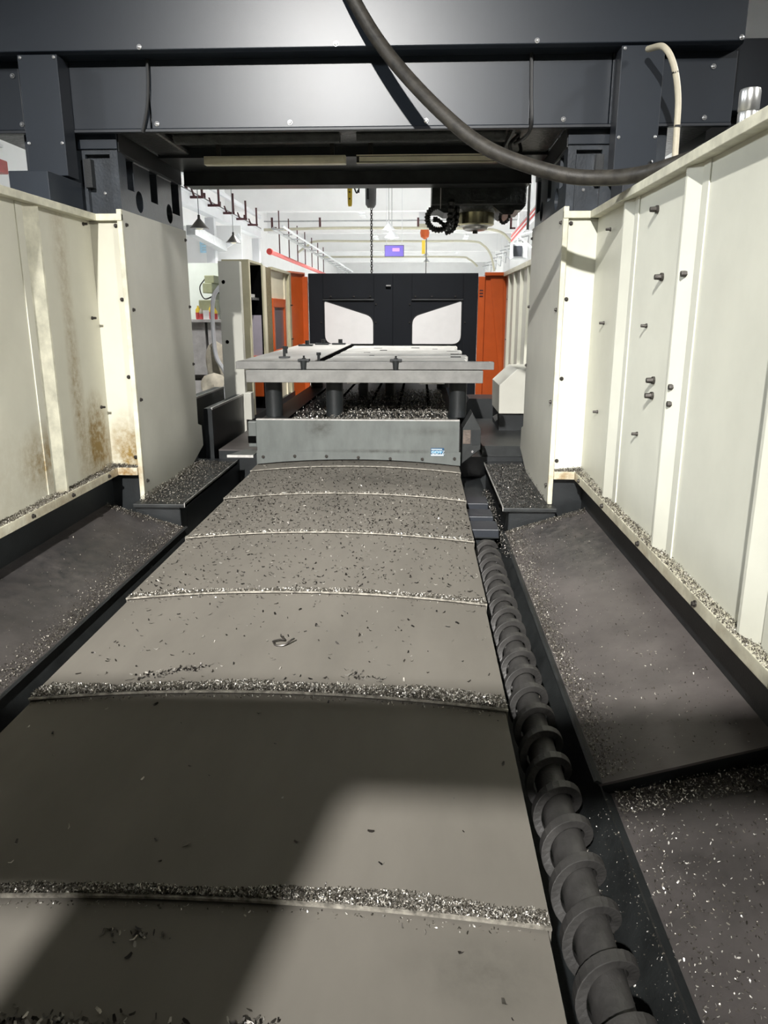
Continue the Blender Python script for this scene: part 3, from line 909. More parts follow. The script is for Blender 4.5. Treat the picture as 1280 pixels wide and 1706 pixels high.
# augers
for s in (1,):
    ax, az = (0.452 if s > 0 else mx(0.452)), -0.262
    t = thing('screw_auger', 'worn steel screw auger turning in the %s trough' % ('right' if s > 0 else 'left'), 'auger', (ax, 1.5, az - 0.09))
    ya, yb = -0.6, 4.82
    MB().cyl((ax, ya, az), (ax, yb, az), 0.050, None, 20).build('shaft', M['auger'], t, True)
    m = MB()
    pitch, seg = 0.163, 26
    turns = (yb - 0.15 - ya - 0.1) / pitch
    n = int(turns * seg)
    ph = 0.35
    for i in range(n + 1):
        a = 2 * PI * i / seg + ph
        yc = yb - 0.1 - pitch * i / seg
        for r, dy in ((0.057, -0.016), (0.084, -0.018), (0.084, 0.018), (0.057, 0.016)):
            m.v.append((ax + s * r * math.cos(a), yc + dy, az + r * math.sin(a)))
    for i in range(n):
        for j in range(4):
            j2 = (j + 1) % 4
            m.f.append((i * 4 + j, i * 4 + j2, (i + 1) * 4 + j2, (i + 1) * 4 + j))
    m.f.append((0, 1, 2, 3))
    m.f.append((n * 4 + 3, n * 4 + 2, n * 4 + 1, n * 4))
    m.build('flight', M['auger'], t, False, 0.002)
for k in range(32):
    a = 2 * PI * k * 1.04 + ph
    yc = yb - 0.1 - pitch * k * 1.04
    MB().cyl((ax, yc, az), (ax + 0.065 * math.cos(a), yc, az + 0.065 * math.sin(a)), 0.008, None, 6).build('spoke', M['auger'], t)

# black blocks of the bed between auger and column
for i, (y, z) in enumerate(((4.93, -0.175), (5.32, -0.19), (5.75, -0.2))):
    t = thing('bed_block', ['black bed block nearest the auger end', 'middle black bed block between cover and right column', 'black bed block farthest from the auger'][i], 'machine base', (0.46, y, -0.44))
    B(0.355, 0.555, y, y + 0.22, z - 0.06, z).build('cap', M['navy2'], t, False, 0.006)
    B(0.37, 0.53, y + 0.04, y + 0.2, -0.47, z - 0.06).build('foot', M['black'], t)
    B(0.355, 0.555, y - 0.004, y, z - 0.062, z - 0.054).build('edge', M['silver'] if i == 2 else M['black'], t)
# machine bed under everything
tag(B(mx(0.30), 0.30, -1.2, 12.5, FLZ, -0.2).build('machine_bed', M['black']), 'black machine bed under the cover and table', 'machine base')
tag(B(0.30, 1.30, 7.2, 12.5, FLZ, -0.10).build('bed_wing', M['black']), 'black bed wing on the right beyond the gantry column', 'machine base')
tag(B(0.32, 0.60, 6.0, 7.2, FLZ, -0.30).build('bed_wing', M['black']), 'low black bed strip beside the right column foot', 'machine base')
t = thing('bed_wing', 'brown grey plated bed wing on the left beyond the gantry column', 'machine base', (-1.8, 9.5, FLZ))
B(-1.96, -1.43, 7.2, 12.4, FLZ, -0.06).build('body', M['black'], t)
B(-1.96, -1.43, 7.2, 8.6, -0.06, -0.05).build('top_plate', M['chute'], t)

# ================================================================== TABLE AND FIXTURE PLATES
TZ = 0.34
t = thing('work_table', 'dark machine table covered in chips under the fixture plates', 'table', (XC, 8.5, -0.2))
B(-1.40, 0.335, 6.47, 10.6, 0.05, TZ).build('table_top', M['black'], t)
B(-1.25, 0.2, 6.7, 10.5, -0.2, 0.05).build('saddle', M['black'], t)
for x in (-1.15, -0.85, -0.5, -0.2, 0.1):
    B(x - 0.015, x + 0.015, 6.5, 10.58, TZ, TZ + 0.004).build('t_slot', M['hole'], t)

t = thing('table_apron', 'grey galvanised apron plate closing the front of the table', 'machine guard', (XC, 6.45, -0.05))
B(-1.412, 0.352, 6.44, 6.452, 0.075, 0.352).build('upper_sheet', M['apron'], t, False, 0.002)
xs = [-1.418 + i * (0.365 + 1.418) / 20 for i in range(21)]
poly = [(-1.418, 0.08)] + [(x, cz(0, min(max(x, CXC - 0.89), CXC + 0.89)) + 0.012) for x in xs] + [(0.365, 0.08)]
m = MB()
for i in range(20):
    m.prism([(xs[i], 0.082), (xs[i + 1], 0.082), (xs[i + 1], poly[i + 2][1]), (xs[i], poly[i + 1][1])], 1, 6.434, 6.441)
m.build('lower_sheet', M['apron'], t)
B(-1.412, 0.352, 6.4385, 6.4405, 0.0745, 0.0785).build('seam_line', M['bolt'], t)
B(-1.412, 0.352, 6.44, 6.50, 0.352, 0.358).build('top_fold', M['silver'], t)
for i in range(7):
    inst('screw', ME_BOLT, (-1.36 + i * 0.279, 6.434, 0.028 + 0.01 * math.sin(i)), t)
# small printed sticker
st = B(0.108, 0.222, 6.431, 6.4338, 0.048, 0.118).build('sticker', M['sticker_blue'], t)
B(0.112, 0.205, 6.4300, 6.4312, 0.102, 0.110).build('sticker_print', M['sticker_white'], st)
B(0.112, 0.205, 6.4300, 6.4312, 0.074, 0.094).build('sticker_print', M['sticker_sky'], st)
B(0.110, 0.220, 6.4300, 6.4312, 0.050, 0.063).build('sticker_print', M['sticker_white'], st)
fx = bpy.data.curves.new('sticker_text', 'FONT')
fx.body = 'GOTZ'
fx.size = 0.042
fx.extrude = 0.0004
fo = bpy.data.objects.new('sticker_text', fx)
COL.objects.link(fo)
dg = bpy.context.evaluated_depsgraph_get()
tme = bpy.data.meshes.new_from_object(fo.evaluated_get(dg))
bpy.data.objects.remove(fo)
tme.materials.clear()
tme.materials.append(M['sticker_white'])
o = bpy.data.objects.new('sticker_text', tme)
COL.objects.link(o)
o.parent = st
o.location = Vector((0.112, 6.4296, 0.066)) - ORG[st]
o.rotation_euler = (PI / 2, 0, 0)
# brackets left and right of the apron
t = thing('apron_bracket', 'pale folded bracket wing left of the apron', 'bracket', (-1.5, 6.45, 0.0))
MB().prism([(-1.66, 6.36), (-1.43, 6.36), (-1.43, 6.60), (-1.56, 6.66)], 2, 0.045, 0.055).build('wing', M['apron'], t)
MB().box(-1.66, -1.43, 6.35, 6.36, 0.035, 0.057).build('front_fold', M['silver'], t)
B(-1.50, -1.42, 6.50, 6.56, 0.10, 0.33).build('upright', M['apron'], t, False, 0.01)
B(-1.50, -1.43, 6.49, 6.50, 0.14, 0.20).build('slot', M['hole'], t)
t = thing('apron_bracket', 'oily hexagonal bracket block right of the apron', 'bracket', (0.45, 6.5, 0.0))
MB().prism([(0.38, 0.28), (0.46, 0.42), (0.54, 0.28), (0.54, 0.10), (0.38, -0.03)], 1, 6.48, 6.75).build('block', M['trough'], t, False, 0.006)
B(0.385, 0.45, 6.472, 6.481, 0.15, 0.27).build('red_patch', M['brown_oil'], t)
B(0.46, 0.53, 6.474, 6.481, 0.14, 0.27).build('window', M['black'], t)
inst('screw', ME_SCREW_S, (0.47, 6.478, 0.08), t)

# spacer posts
for i, (x, y) in enumerate(((-1.32, 6.82), (-0.765, 6.82), (0.35, 6.82), (-0.62, 8.4), (-0.32, 8.4), (-1.3, 9.6), (0.3, 9.6))):
    lab = ['black round spacer post at the left front under the slab', 'black round spacer post second from the left under the slab', 'black round spacer post at the right front under the slab',
           'slim dark spacer post deep under the slab, left one', 'slim dark spacer post deep under the slab, right one', 'dark spacer post at the far left corner', 'dark spacer post at the far right corner'][i]
    t = thing('spacer_post', lab, 'post', (x, y, TZ))
    r = 0.078 if i < 3 or i > 4 else 0.055
    MB().lathe([(r, 0.0), (r, 0.31)], (x, y, TZ), 28).build('post_body', M['black'], t, True)
    MB().lathe([(r + 0.006, 0.31), (r + 0.006, 0.322)], (x, y, TZ), 28).build('post_cap', M['bolt'], t, True)
SZ0, SZ1, PZ1 = 0.662, 0.768, 0.838
t = thing('lower_slab', 'thick pale milled slab resting on the black posts', 'plate', (-0.48, 8.0, SZ0))
B(-1.51, 0.548, 6.56, 7.1, SZ0, SZ1).build('front_bar', M['slab'], t, False, 0.004)
B(-1.50, 0.50, 7.11, 10.3, SZ0, SZ1).build('rear_slab', M['slab'], t, False, 0.004)
B(-0.63, -0.52, 6.602, 6.7, SZ0 - 0.012, SZ0).build('clip', M['silver'], t)
B(0.0, 0.22, 6.602, 6.7, SZ0 - 0.012, SZ0).build('clip', M['silver'], t)
# thin gap strip so the plates rest
t = thing('front_clamp_bar', 'long pale bar along the front edge of the fixture plates', 'bar', (-0.48, 6.65, SZ1))
B(-1.61, 0.645, 6.62, 6.735, SZ1 + 0.004, PZ1).build('bar', M['bar'], t, False, 0.004)
B(-1.4, 0.5, 6.64, 6.72, SZ1, SZ1 + 0.004).build('shim', M['bolt'], t)
t = thing('fixture_plate', 'wide pale fixture plate on the left of the dark slot', 'plate', (-1.2, 8.5, SZ1))
B(-1.605, -0.935, 6.737, 10.5, SZ1 + 0.004, PZ1 - 0.001).build('plate', M['plate'], t, False, 0.003)
B(-1.5, -1.0, 6.8, 10.4, SZ1, SZ1 + 0.004).build('shim', M['bolt'], t)
t = thing('fixture_plate', 'ridged pale fixture plate on the right with a stepped outer edge', 'plate', (-0.2, 8.2, SZ1))
nb = 9
for k in range(nb):
    ya = 6.737 + k * (9.95 - 6.737) / nb
    yb = 6.737 + (k + 1) * (9.95 - 6.737) / nb - 0.018
    x1 = 0.44 + 0.03 * ((k * 7) % 3 - 1)
    B(-0.845, x1, ya, yb, SZ1 + 0.004, PZ1 - 0.001 - 0.003 * (k % 2)).build('bar', M['plate'], t, False, 0.003)
B(-0.84, 0.40, 6.74, 9.9, SZ1, SZ1 + 0.004).build('shim', M['bolt'], t)
B(-0.934, -0.846, 6.74, 10.4, SZ1, PZ1 - 0.008).build('slot_shade', M['hole'], t)  # black filler in the gap between the plates, standing for its shade
# marks left on the right plate: small dark slots
for (x, y, w) in ((-0.55, 9.2, 0.10), (-0.45, 8.7, 0.08), (-0.60, 8.2, 0.07), (-0.5, 7.6, 0.05), (-0.1, 9.3, 0.10), (0.3, 8.5, 0.12), (0.32, 7.9, 0.12), (0.3, 7.4, 0.10), (0.15, 9.0, 0.06)):
    B(x, x + w, y, y + 0.05, PZ1 - 0.004, PZ1 + 0.001).build('slot_mark', M['hole'], t)


# studs and clamps on the plates
def stud(name, label, x, y, z, kind):
    t = thing(name, label, 'clamp', (x, y, z))
    if kind == 'clamp':
        B(x - 0.05, x + 0.05, y - 0.04, y + 0.05, z, z + 0.022).build('clamp_plate', M['black'], t, False, 0.003)
        MB().cyl((x, y, z + 0.012), (x, y, z + 0.03), 0.018, None, 6).build('nut', M['black'], t)
        MB().cyl((x, y, z + 0.03), (x, y, z + 0.05), 0.009, None, 8).build('stud', M['black'], t)
        MB().cyl((x, y - 0.03, z - 0.075), (x, y - 0.03, z + 0.01), 0.022, 0.030, 10).build('body', M['black'], t, True)
    elif kind == 'tee':
        B(x - 0.05, x + 0.05, y - 0.03, y + 0.03, z, z + 0.015).build('clamp_plate', M['black'], t, False, 0.003)
        MB().cyl((x, y, z + 0.015), (x, y, z + 0.09), 0.014, None, 8).build('stud', M['black'], t)
        MB().cyl((x, y, z + 0.09), (x, y, z + 0.11), 0.022, None, 6).build('nut', M['black'], t)
    elif kind == 'stud':
        MB().cyl((x, y, z), (x, y, z + 0.045), 0.013, None, 8).build('stud', M['black'], t)
        MB().cyl((x, y, z + 0.045), (x, y, z + 0.07), 0.022, None, 6).build('nut', M['black'], t)
    else:
        B(x - 0.09, x + 0.09, y - 0.05, y + 0.05, z, z + 0.02).build('clamp_plate', M['black'], t, False, 0.004)
        MB().cyl((x + 0.02, y, z + 0.02), (x + 0.02, y, z + 0.07), 0.03, None, 6).build('nut', M['black'], t)


stud('edge_clamp', 'black clamp gripping the front bar at the left', -1.01, 6.645, PZ1, 'clamp')
stud('edge_clamp', 'dark greenish clamp gripping the front bar near its middle', -0.205, 6.645, PZ1, 'clamp')
stud('clamp_stud', 'black T shaped stud standing on the left plate', -1.27, 7.15, PZ1, 'tee')
stud('clamp_stud', 'small stud behind the T shaped stud', -1.40, 8.0, PZ1, 'stud')
stud('clamp_stud', 'small stud just behind the left front clamp', -0.90, 6.80, PZ1, 'stud')
stud('clamp_block', 'black clamp block at the far left corner of the plates', -1.46, 9.8, PZ1, 'block')
stud('clamp_block', 'low black clamp at the far edge, left of the dark slot', -1.30, 10.2, PZ1, 'block')
stud('clamp_block', 'low black clamp at the far edge nearest the dark slot', -1.08, 10.25, PZ1, 'block')

# ================================================================== GANTRY
def boolean_box(name, base, cutters, mat, parent):
    o = base.build(name, mat, parent)
    cs = []
    for c in cutters:
        co = c.build('cut', mat, parent)
        m = o.modifiers.new('b', 'BOOLEAN')
        m.operation = 'DIFFERENCE'
        m.object = co
        m.solver = 'EXACT'
        cs.append(co)
    dg = bpy.context.evaluated_depsgraph_get()
    dg.update()
    me = bpy.data.meshes.new_from_object(o.evaluated_get(dg))
    o.modifiers.clear()
    o.data = me
    for c in cs:
        bpy.data.objects.remove(c)
    return o


for s in (-1, 1):
    def X(x):
        return x if s < 0 else mx(x)
    side = 'left' if s < 0 else 'right'
    t = thing('gantry_column', 'dark cast gantry column with slots and round holes on the %s' % side, 'machine column', (X(-2.45), 6.1, FLZ))
    cut = [B(X(-1.9), X(-2.2), 5.60, 5.73, 2.09, 2.29), B(X(-1.9), X(-2.2), 6.07, 6.23, 2.07, 2.29), B(X(-1.9), X(-2.2), 6.58, 6.78, 2.05, 2.30),
           MB().cyl((X(-1.9), 5.82, 2.035), (X(-2.2), 5.82, 2.035), 0.075, None, 24), MB().cyl((X(-1.9), 6.50, 2.035), (X(-2.2), 6.50, 2.035), 0.075, None, 24),
           B(X(-2.12), X(-2.29), 5.3, 5.50, 1.8, 2.29)]
    boolean_box('casting', B(X(-2.066), X(-2.70), 5.455, 6.86, -0.14, 2.43), cut, M['column_cast'], t)
    B(X(-2.06), X(-2.33), 5.44, 5.456, 2.32, 2.43).build('cap_plate', M['navy'], t, False, 0.004)
    B(X(-2.25), X(-2.30), 5.44, 5.5, 2.08, 2.26).build('inner_step', M['black'], t)
    inst('screw', ME_SCREW_S, (X(-2.19), 5.50, 2.05), t)
    B(X(-2.058), X(-2.068), 5.47, 6.86, 2.31, 2.43).build('upper_web', M['black'], t)
    for (ya, yb) in ((5.74, 6.06), (6.24, 6.57)):
        B(X(-2.058), X(-2.067), ya, yb, 2.285, 2.293).build('edge_highlight', M['grey_metal'], t)

t = thing('gantry_beam', 'dark blue grey crossbeam housing spanning the top of the gantry', 'machine beam', (XC, 6.0, 2.42))
XL, XR = mx(1.97), 1.97
# upper cover, projecting towards the camera
m = MB().prism([(5.22, 2.845), (5.25, 2.832), (5.9, 2.832), (5.9, 3.75), (5.22, 3.75)], 0, mx(1.947), 1.947)
up = m.build('upper_cover', M['navy'], t, False, 0.004)
for x in (-3.02, -1.779, -0.54, 0.697, 1.925):
    inst('screw', ME_SCREW, (x, 5.22, 2.86), t)
# front panels with narrow seams
segs = [(-3.07, -2.645), (-2.64, -1.795), (-1.785, 0.688), (0.698, 1.195), (1.20, 1.97)]
for a, b in segs:
    B(a, b, 5.37, 5.40, 2.425, 2.835).build('front_panel', M['navy'], t, False, 0.004)
B(-3.07, 1.97, 5.40, 6.84, 2.47, 3.6).build('beam_body', M['casting'], t)
B(-3.07, 1.97, 5.362, 5.41, 2.405, 2.424).build('lower_edge', M['navy2'], t, False, 0.003)
for x in (-1.749, -0.865, 0.024, 0.908, 1.80):
    inst('screw', ME_SCREW, (x, 5.37, 2.454), t)
for (x, z) in ((1.826, 2.746), (-2.687, 2.75), (-2.659, 2.46)):
    inst('screw', ME_SCREW, (x, 5.37, z), t)
# ribs of the underside casting and the rear rail
for (xa, xb) in ((-2.03, -1.78), (0.60, 0.95)):
    B(xa, xb, 5.44, 6.35, 2.42, 2.47).build('underside_rib', M['casting'], t, False, 0.02)
m = MB()
nn = 10
for (xa, xb) in ((-1.76, -0.58), (-0.46, 0.58)):
    MB().cyl((xa, 5.78, 2.47), (xb, 5.78, 2.47), 0.06, None, 18).build('underside_bulge', M['casting'], t, True)
B(-2.02, 0.915, 6.80, 7.05, 2.30, 2.62).build('rear_rail', M['trough'], t, False, 0.006)
B(-2.02, 0.915, 6.79, 6.80, 2.292, 2.302).build('rail_edge', M['black'], t)
B(-2.03, 0.95, 6.2, 6.80, 2.40, 2.47).build('underside_plate', M['black'], t)
# strip lamps under the beam (switched off)
for i, (xa, xb) in enumerate(((-1.60, -0.555), (-0.475, 0.555))):
    lt = thing('strip_lamp', ['unlit cream strip lamp under the left half of the beam', 'unlit cream strip lamp in a black frame under the right half of the beam'][i], 'lamp', ((xa + xb) / 2, 5.95, 2.3))
    B(xa, xb, 5.92, 5.99, 2.302, 2.36).build('housing', M['lampcream'] if i == 0 else M['bolt'], lt, False, 0.004)
    B(xa + 0.02, xb - 0.02, 5.912, 5.921, 2.312, 2.345).build('diffuser', M['lampcream'], lt)
    if i:
        B(xa, xb, 5.908, 5.916, 2.350, 2.358).build('frame', M['lampcream'], lt)
        B(xa, xb, 5.908, 5.916, 2.300, 2.306).build('frame', M['lampcream'], lt)
    for xx in (xa + 0.1, xb - 0.1):
        B(xx - 0.015, xx + 0.015, 5.95, 5.98, 2.36, 2.48).build('bracket', M['bolt'], lt)
# post covers in front of the beam
for s in (-1, 1):
    x0, x1 = (-2.56, -2.306) if s < 0 else (1.21, 1.47)
    pt = thing('post_cover', 'flat dark post cover in front of the beam on the %s' % ('left' if s < 0 else 'right'), 'machine guard', ((x0 + x1) / 2, 5.1, 2.1))
    B(x0, x1, 5.20, 5.21, 2.115, 2.822).build('face_plate', M['navy'], pt, False, 0.003)
    B(x0, x1, 5.21, 5.36, 2.115, 2.82).build('box', M['navy2'], pt)
    for (sx, z) in ((x0 + 0.018, 2.805), (x1 - 0.018, 2.805), (x0 + 0.018, 2.31), (x1 - 0.018, 2.31)):
        inst('screw', ME_SCREW_S, (sx, 5.20, z), pt)
o = B(-2.56, -2.31, 4.92, 5.4, 1.80, 2.10).build('way_cover', M['navy'], None, False, 0.004)
tag(o, 'dark box behind the top of the left enclosure wall', 'machine guard')
o = B(1.25, 1.9, 5.1, 5.4, 1.70, 2.08).build('way_cover', M['navy2'], None, False, 0.004)
tag(o, 'dark box behind the right enclosure wall under the hose', 'machine guard')
o = B(2.03, 3.2, 5.75, 6.6, 2.58, 3.02).build('drive_housing', M['navy'], None, False, 0.006)
tag(o, 'dark drive housing beyond the right end of the beam', 'machine housing')
o = B(2.0, 3.2, 5.9, 6.6, 1.3, 2.575).build('drive_stand', M['black'])
tag(o, 'black stand under the drive housing beyond the beam end', 'machine base')
# thin black cables down the beam front
o = MB().tube(spline([(-1.778, 5.35, 2.85), (-1.782, 5.345, 2.70), (-1.80, 5.345, 2.55), (-1.845, 5.35, 2.40)], 6), 0.012, 8).build('beam_cable', M['black_rubber'], None, True)
tag(o, 'thin black cable down the beam above the left column', 'cable')
o = MB().tube(spline([(0.682, 5.35, 2.85), (0.690, 5.345, 2.62), (0.70, 5.345, 2.42), (0.68, 5.45, 2.37), (0.63, 5.6, 2.36)], 6), 0.012, 8).build('beam_cable', M['black_rubber'], None, True)
tag(o, 'thin black cable down the beam above the right strip lamp', 'cable')
o = MB().tube(spline([(0.66, 5.62, 2.42), (0.60, 5.62, 2.36), (0.63, 5.66, 2.30), (0.68, 5.68, 2.33), (0.66, 5.7, 2.42)], 8), 0.012, 8).build('lamp_cable', M['black_rubber'], None, True)
tag(o, 'looped black lamp cable under the right end of the beam', 'cable')
# big hose and cream cable
hp = [(-0.63, 5.10, 3.46), (-0.415, 5.08, 3.045), (-0.195, 5.0, 2.72), (0.125, 4.83, 2.366), (0.40, 4.70, 2.145), (0.76, 4.55, 1.995), (1.00, 4.45, 1.957), (1.165, 4.32, 1.955), (1.25, 4.15, 1.962), (1.36, 3.95, 1.98)]
t = thing('supply_hose', 'thick black rubber hose sagging in front of the beam to the right wall', 'hose', (0.4, 4.6, 1.9))
MB().tube(spline(hp, 14), 0.041, 16).build('hose_body', M['rubber'], t, True)
c = Vector(hp[7])
MB().tube([c + Vector((0.0, 0.02, -0.06)), c + Vector((0.02, -0.02, 0.05)), c + Vector((0.03, -0.03, 0.055))], 0.008, 6).build('cable_tie', M['black_rubber'], t)
t = thing('cream_cable', 'cream cable with black ties dropping beside the right post cover', 'cable', (1.45, 4.9, 2.1))
cp = [(1.34, 5.1, 2.77), (1.38, 4.92, 2.725), (1.435, 4.88, 2.62), (1.475, 4.88, 2.46), (1.485, 4.88, 2.28), (1.49, 4.88, 2.05), (1.49, 4.9, 1.95)]
MB().tube(spline(cp, 8), 0.018, 10).build('cable_body', M['cable'], t, True)
for (x, z) in ((1.448, 2.58), (1.487, 2.30)):
    MB().cyl((x, 4.88, z - 0.006), (x, 4.88, z + 0.006), 0.0205, None, 12).build('cable_tie', M['black_rubber'], t)
# air filter and oily plates behind the right wall
t = thing('air_filter', 'silver cylinder air filter on a black fitting behind the right wall', 'air filter', (1.42, 3.68, 1.9))
MB().lathe([(0.040, 0.14), (0.042, 0.15), (0.042, 0.19), (0.040, 0.195), (0.044, 0.20), (0.044, 0.275), (0.041, 0.285)], (1.42, 3.68, 1.9), 20).build('bowl', M['steel'], t, True)
MB().lathe([(0.026, 0.0), (0.026, 0.10), (0.034, 0.105), (0.034, 0.14)], (1.42, 3.68, 1.9), 12).build('fitting', M['black'], t, True)
t = thing('valve_bracket', 'oily brown valve bracket peeping over the right wall', 'bracket', (1.4, 4.2, 1.85))
B(1.28, 1.5, 3.75, 4.45, 1.85, 1.95).build('plate', M['brown_oil'], t, False, 0.005)
B(1.30, 1.42, 3.85, 3.97, 1.95, 2.0).build('block', M['ivory'], t, False, 0.005)
B(1.30, 1.42, 4.5, 4.7, 1.85, 2.0).build('block', M['brown_oil'], t, False, 0.01)
MB().tube(spline([(1.3, 4.1, 1.99), (1.36, 3.98, 2.03), (1.40, 3.8, 2.02), (1.42, 3.7, 1.99)], 6), 0.012, 8).build('hose', M['black_rubber'], t, True)
B(1.25, 1.9, 3.4, 5.05, 1.70, 1.85).build('shelf', M['black'], t)

# ================================================================== SPINDLE HEAD
t = thing('spindle_head', 'black oily spindle head with brass nose hanging under the beam', 'spindle', (0.5, 7.3, 2.03))
B(0.09, 0.915, 7.06, 7.8, 2.16, 2.75).build('head_block', M['casting'], t, False, 0.012)
MB().prism([(0.09, 2.16), (0.20, 2.10), (0.26, 2.10), (0.30, 2.16)], 1, 7.08, 7.5).build('lug', M['casting'], t)
MB().prism([(0.62, 2.16), (0.72, 2.085), (0.80, 2.085), (0.82, 2.12), (0.88, 2.12), (0.915, 2.16)], 1, 7.08, 7.6).build('lug', M['casting'], t)
MB().lathe([(0.175, 0.10), (0.24, 0.145), (0.27, 0.18)], (0.495, 7.32, 2.02), 32).build('collar', M['casting'], t, True)
MB().lathe([(0.155, -0.005), (0.168, 0.005), (0.168, 0.10), (0.172, 0.115)], (0.495, 7.32, 2.02), 32).build('nose', M['brass'], t, True)
MB().lathe([(0.085, -0.045), (0.11, -0.035), (0.118, -0.015), (0.15, -0.004)], (0.495, 7.32, 2.02), 32).build('nose_ring', M['steel'], t, True)
MB().lathe([(0.022, -0.07), (0.024, -0.045)], (0.495, 7.32, 2.02), 12).build('drive_key', M['bolt'], t)
B(0.165, 0.172, 7.05, 7.06, 2.13, 2.33).build('seam', M['silver'], t)
B(0.24, 0.31, 7.15, 7.22, 2.0, 2.2).build('hose_block', M['black'], t)


def beaded(name, label, pts, r, n):
    pts = spline(pts, n)
    rad = [r * (1.0 + 0.22 * (1 if i % 2 else -1)) for i in range(len(pts))]
    o = MB().tube(pts, r, 10, rad).build(name, M['black_rubber'])
    return tag(o, label, 'hose')


cc = Vector((0.155, 7.12, 2.055))
spir = [cc + Vector((0.085, 0, 0.13)), cc + Vector((0.0, 0, 0.125))]
for i in range(9):
    a = PI * 0.62 + i * PI * 0.2
    spir.append(cc + Vector((0.125 * math.cos(a), 0, 0.125 * math.sin(a))))
spir = [cc + Vector((0.100 * math.cos(a), -0.01 * k, 0.100 * math.sin(a))) for k, a in enumerate([PI * 0.25 + i * PI * 0.19 for i in range(9)])] + [cc + Vector((0.10, -0.09, 0.02)), cc + Vector((0.11, -0.09, 0.15))]
beaded('coolant_hose', 'big curled segmented black coolant hose left of the spindle nose', spir, 0.024, 5)
beaded('coolant_hose', 'small curled segmented coolant hose inside the big curl', [cc + Vector((0.13, -0.03, 0.14)), cc + Vector((0.125, -0.03, -0.02)), cc + Vector((0.09, -0.03, -0.085)), cc + Vector((0.03, -0.03, -0.04)), cc + Vector((-0.03, -0.03, 0.0)), cc + Vector((-0.035, -0.03, -0.03))], 0.018, 6)
beaded('coolant_hose', 'straight segmented coolant hose beside the curled ones', [cc + Vector((0.165, 0.02, 0.18)), cc + Vector((0.165, 0.02, 0.0)), cc + Vector((0.13, 0.02, -0.09)), cc + Vector((0.06, 0.02, -0.12))], 0.018, 6)
beaded('coolant_hose', 'short curled black hose right of the spindle nose', [(0.72, 7.15, 2.14), (0.70, 7.15, 2.06), (0.73, 7.15, 2.02), (0.78, 7.15, 2.06), (0.77, 7.15, 2.13)], 0.014, 6)
o = B(0.905, 0.925, 6.89, 6.905, 1.94, 2.30).build('edge_strip', M['white_metal'])
tag(o, 'narrow white strip along the rear edge of the right column', 'strip')

# ================================================================== FAR ENCLOSURE AND DOORS
YD = 12.4


def rounded(pts, radii, seg=6):
    out = []
    n = len(pts)
    for i in range(n):
        p, a, b = Vector(pts[i]), Vector(pts[i - 1]), Vector(pts[(i + 1) % n])
        r = radii[i]
        if r <= 0:
            out.append(tuple(p))
            continue
        u, v = (a - p).normalized(), (b - p).normalized()
        s0, s1 = p + u * r, p + v * r
        for k in range(seg + 1):
            q = k / seg
            out.append(tuple(s0 * (1 - q) ** 2 + p * 2 * q * (1 - q) + s1 * q ** 2))
    return out


XM = -0.435
for s in (-1, 1):
    def X(d):
        return XM + s * d
    t = thing('sliding_door', 'dark sliding door with a pale slanted window, %s leaf' % ('left' if s < 0 else 'right'), 'door', (X(0.68), YD, -0.1))
    B(X(0.0005), X(1.345), YD, YD + 0.04, -0.10, 1.852).build('door_sheet', M['door'], t)
    B(X(0.0015), X(0.30), YD - 0.018, YD, -0.10, 1.84).build('stile', M['door'], t, False, 0.004)
    B(X(1.12), X(1.345), YD - 0.018, YD, -0.10, 1.84).build('stile', M['door'], t, False, 0.004)
    B(X(0.30), X(1.12), YD - 0.022, YD, 1.435, 1.46).build('rail', M['black'], t, False, 0.003)
    B(X(0.31), X(1.11), YD - 0.012, YD, 1.47, 1.84).build('upper_panel', M['door'], t, False, 0.003)
    pts = [(X(1.09), 1.425), (X(0.315), 1.182), (X(0.315), 0.765), (X(1.09), 0.765)]
    g = [(X(1.105), 1.445), (X(0.30), 1.195), (X(0.30), 0.75), (X(1.105), 0.75)]
    MB().prism(rounded(g, [0.03, 0.12, 0.03, 0.15]), 1, YD - 0.012, YD).build('gasket', M['gasket'], t)
    MB().prism(rounded(pts, [0.03, 0.12, 0.02, 0.14]), 1, YD - 0.020, YD - 0.012).build('window_pane', M['acrylic'], t)
    if s < 0:
        h = MB().tube([(X(0.10), YD - 0.018, 1.66), (X(0.10), YD - 0.05, 1.66), (X(0.03), YD - 0.05, 1.66)], 0.014, 8)
        h.build('handle', M['screw'], t, True)
    for (d, z) in ((0.36, 1.50), (0.62, 1.50), (0.99, 1.50), (0.27, 1.38), (0.27, 1.1), (1.15, 1.1)):
        inst('screw', ME_BOLT, (X(d), YD - 0.018, z), t)
# orange return panels
t = thing('orange_panel', 'orange door pocket panel right of the dark doors', 'panel', (1.13, YD, -0.1))
B(1.02, 1.42, YD + 0.02, YD + 0.05, -0.10, 1.86).build('back_sheet', M['orange'], t)
B(0.915, 1.02, YD - 0.02, YD + 0.05, -0.10, 1.80).build('front_strip', M['orange'], t, False, 0.006)
B(1.01, 1.345, YD - 0.05, YD + 0.02, 1.81, 1.862).build('top_cap', M['orange'], t, False, 0.006)
MB().prism([(1.10, 1.8), (1.30, 1.8), (1.345, 0.2), (1.30, 0.2)], 1, YD + 0.0, YD + 0.02).build('brace', M['orange'], t)
for k in range(3):
    B(0.935, 0.99, YD - 0.024, YD - 0.019, 1.58 - 0.045 * k, 1.60 - 0.045 * k).build('vent_slot', M['dark_red'], t)
t = thing('orange_panel', 'red orange door pocket panel left of the dark doors', 'panel', (-1.9, YD, -0.1))
MB().prism([(-2.03, 11.87), (-2.0, 11.87), (-1.86, YD - 0.03), (-1.89, YD - 0.03)], 2, -0.10, 1.835).build('back_sheet', M['orange'], t)
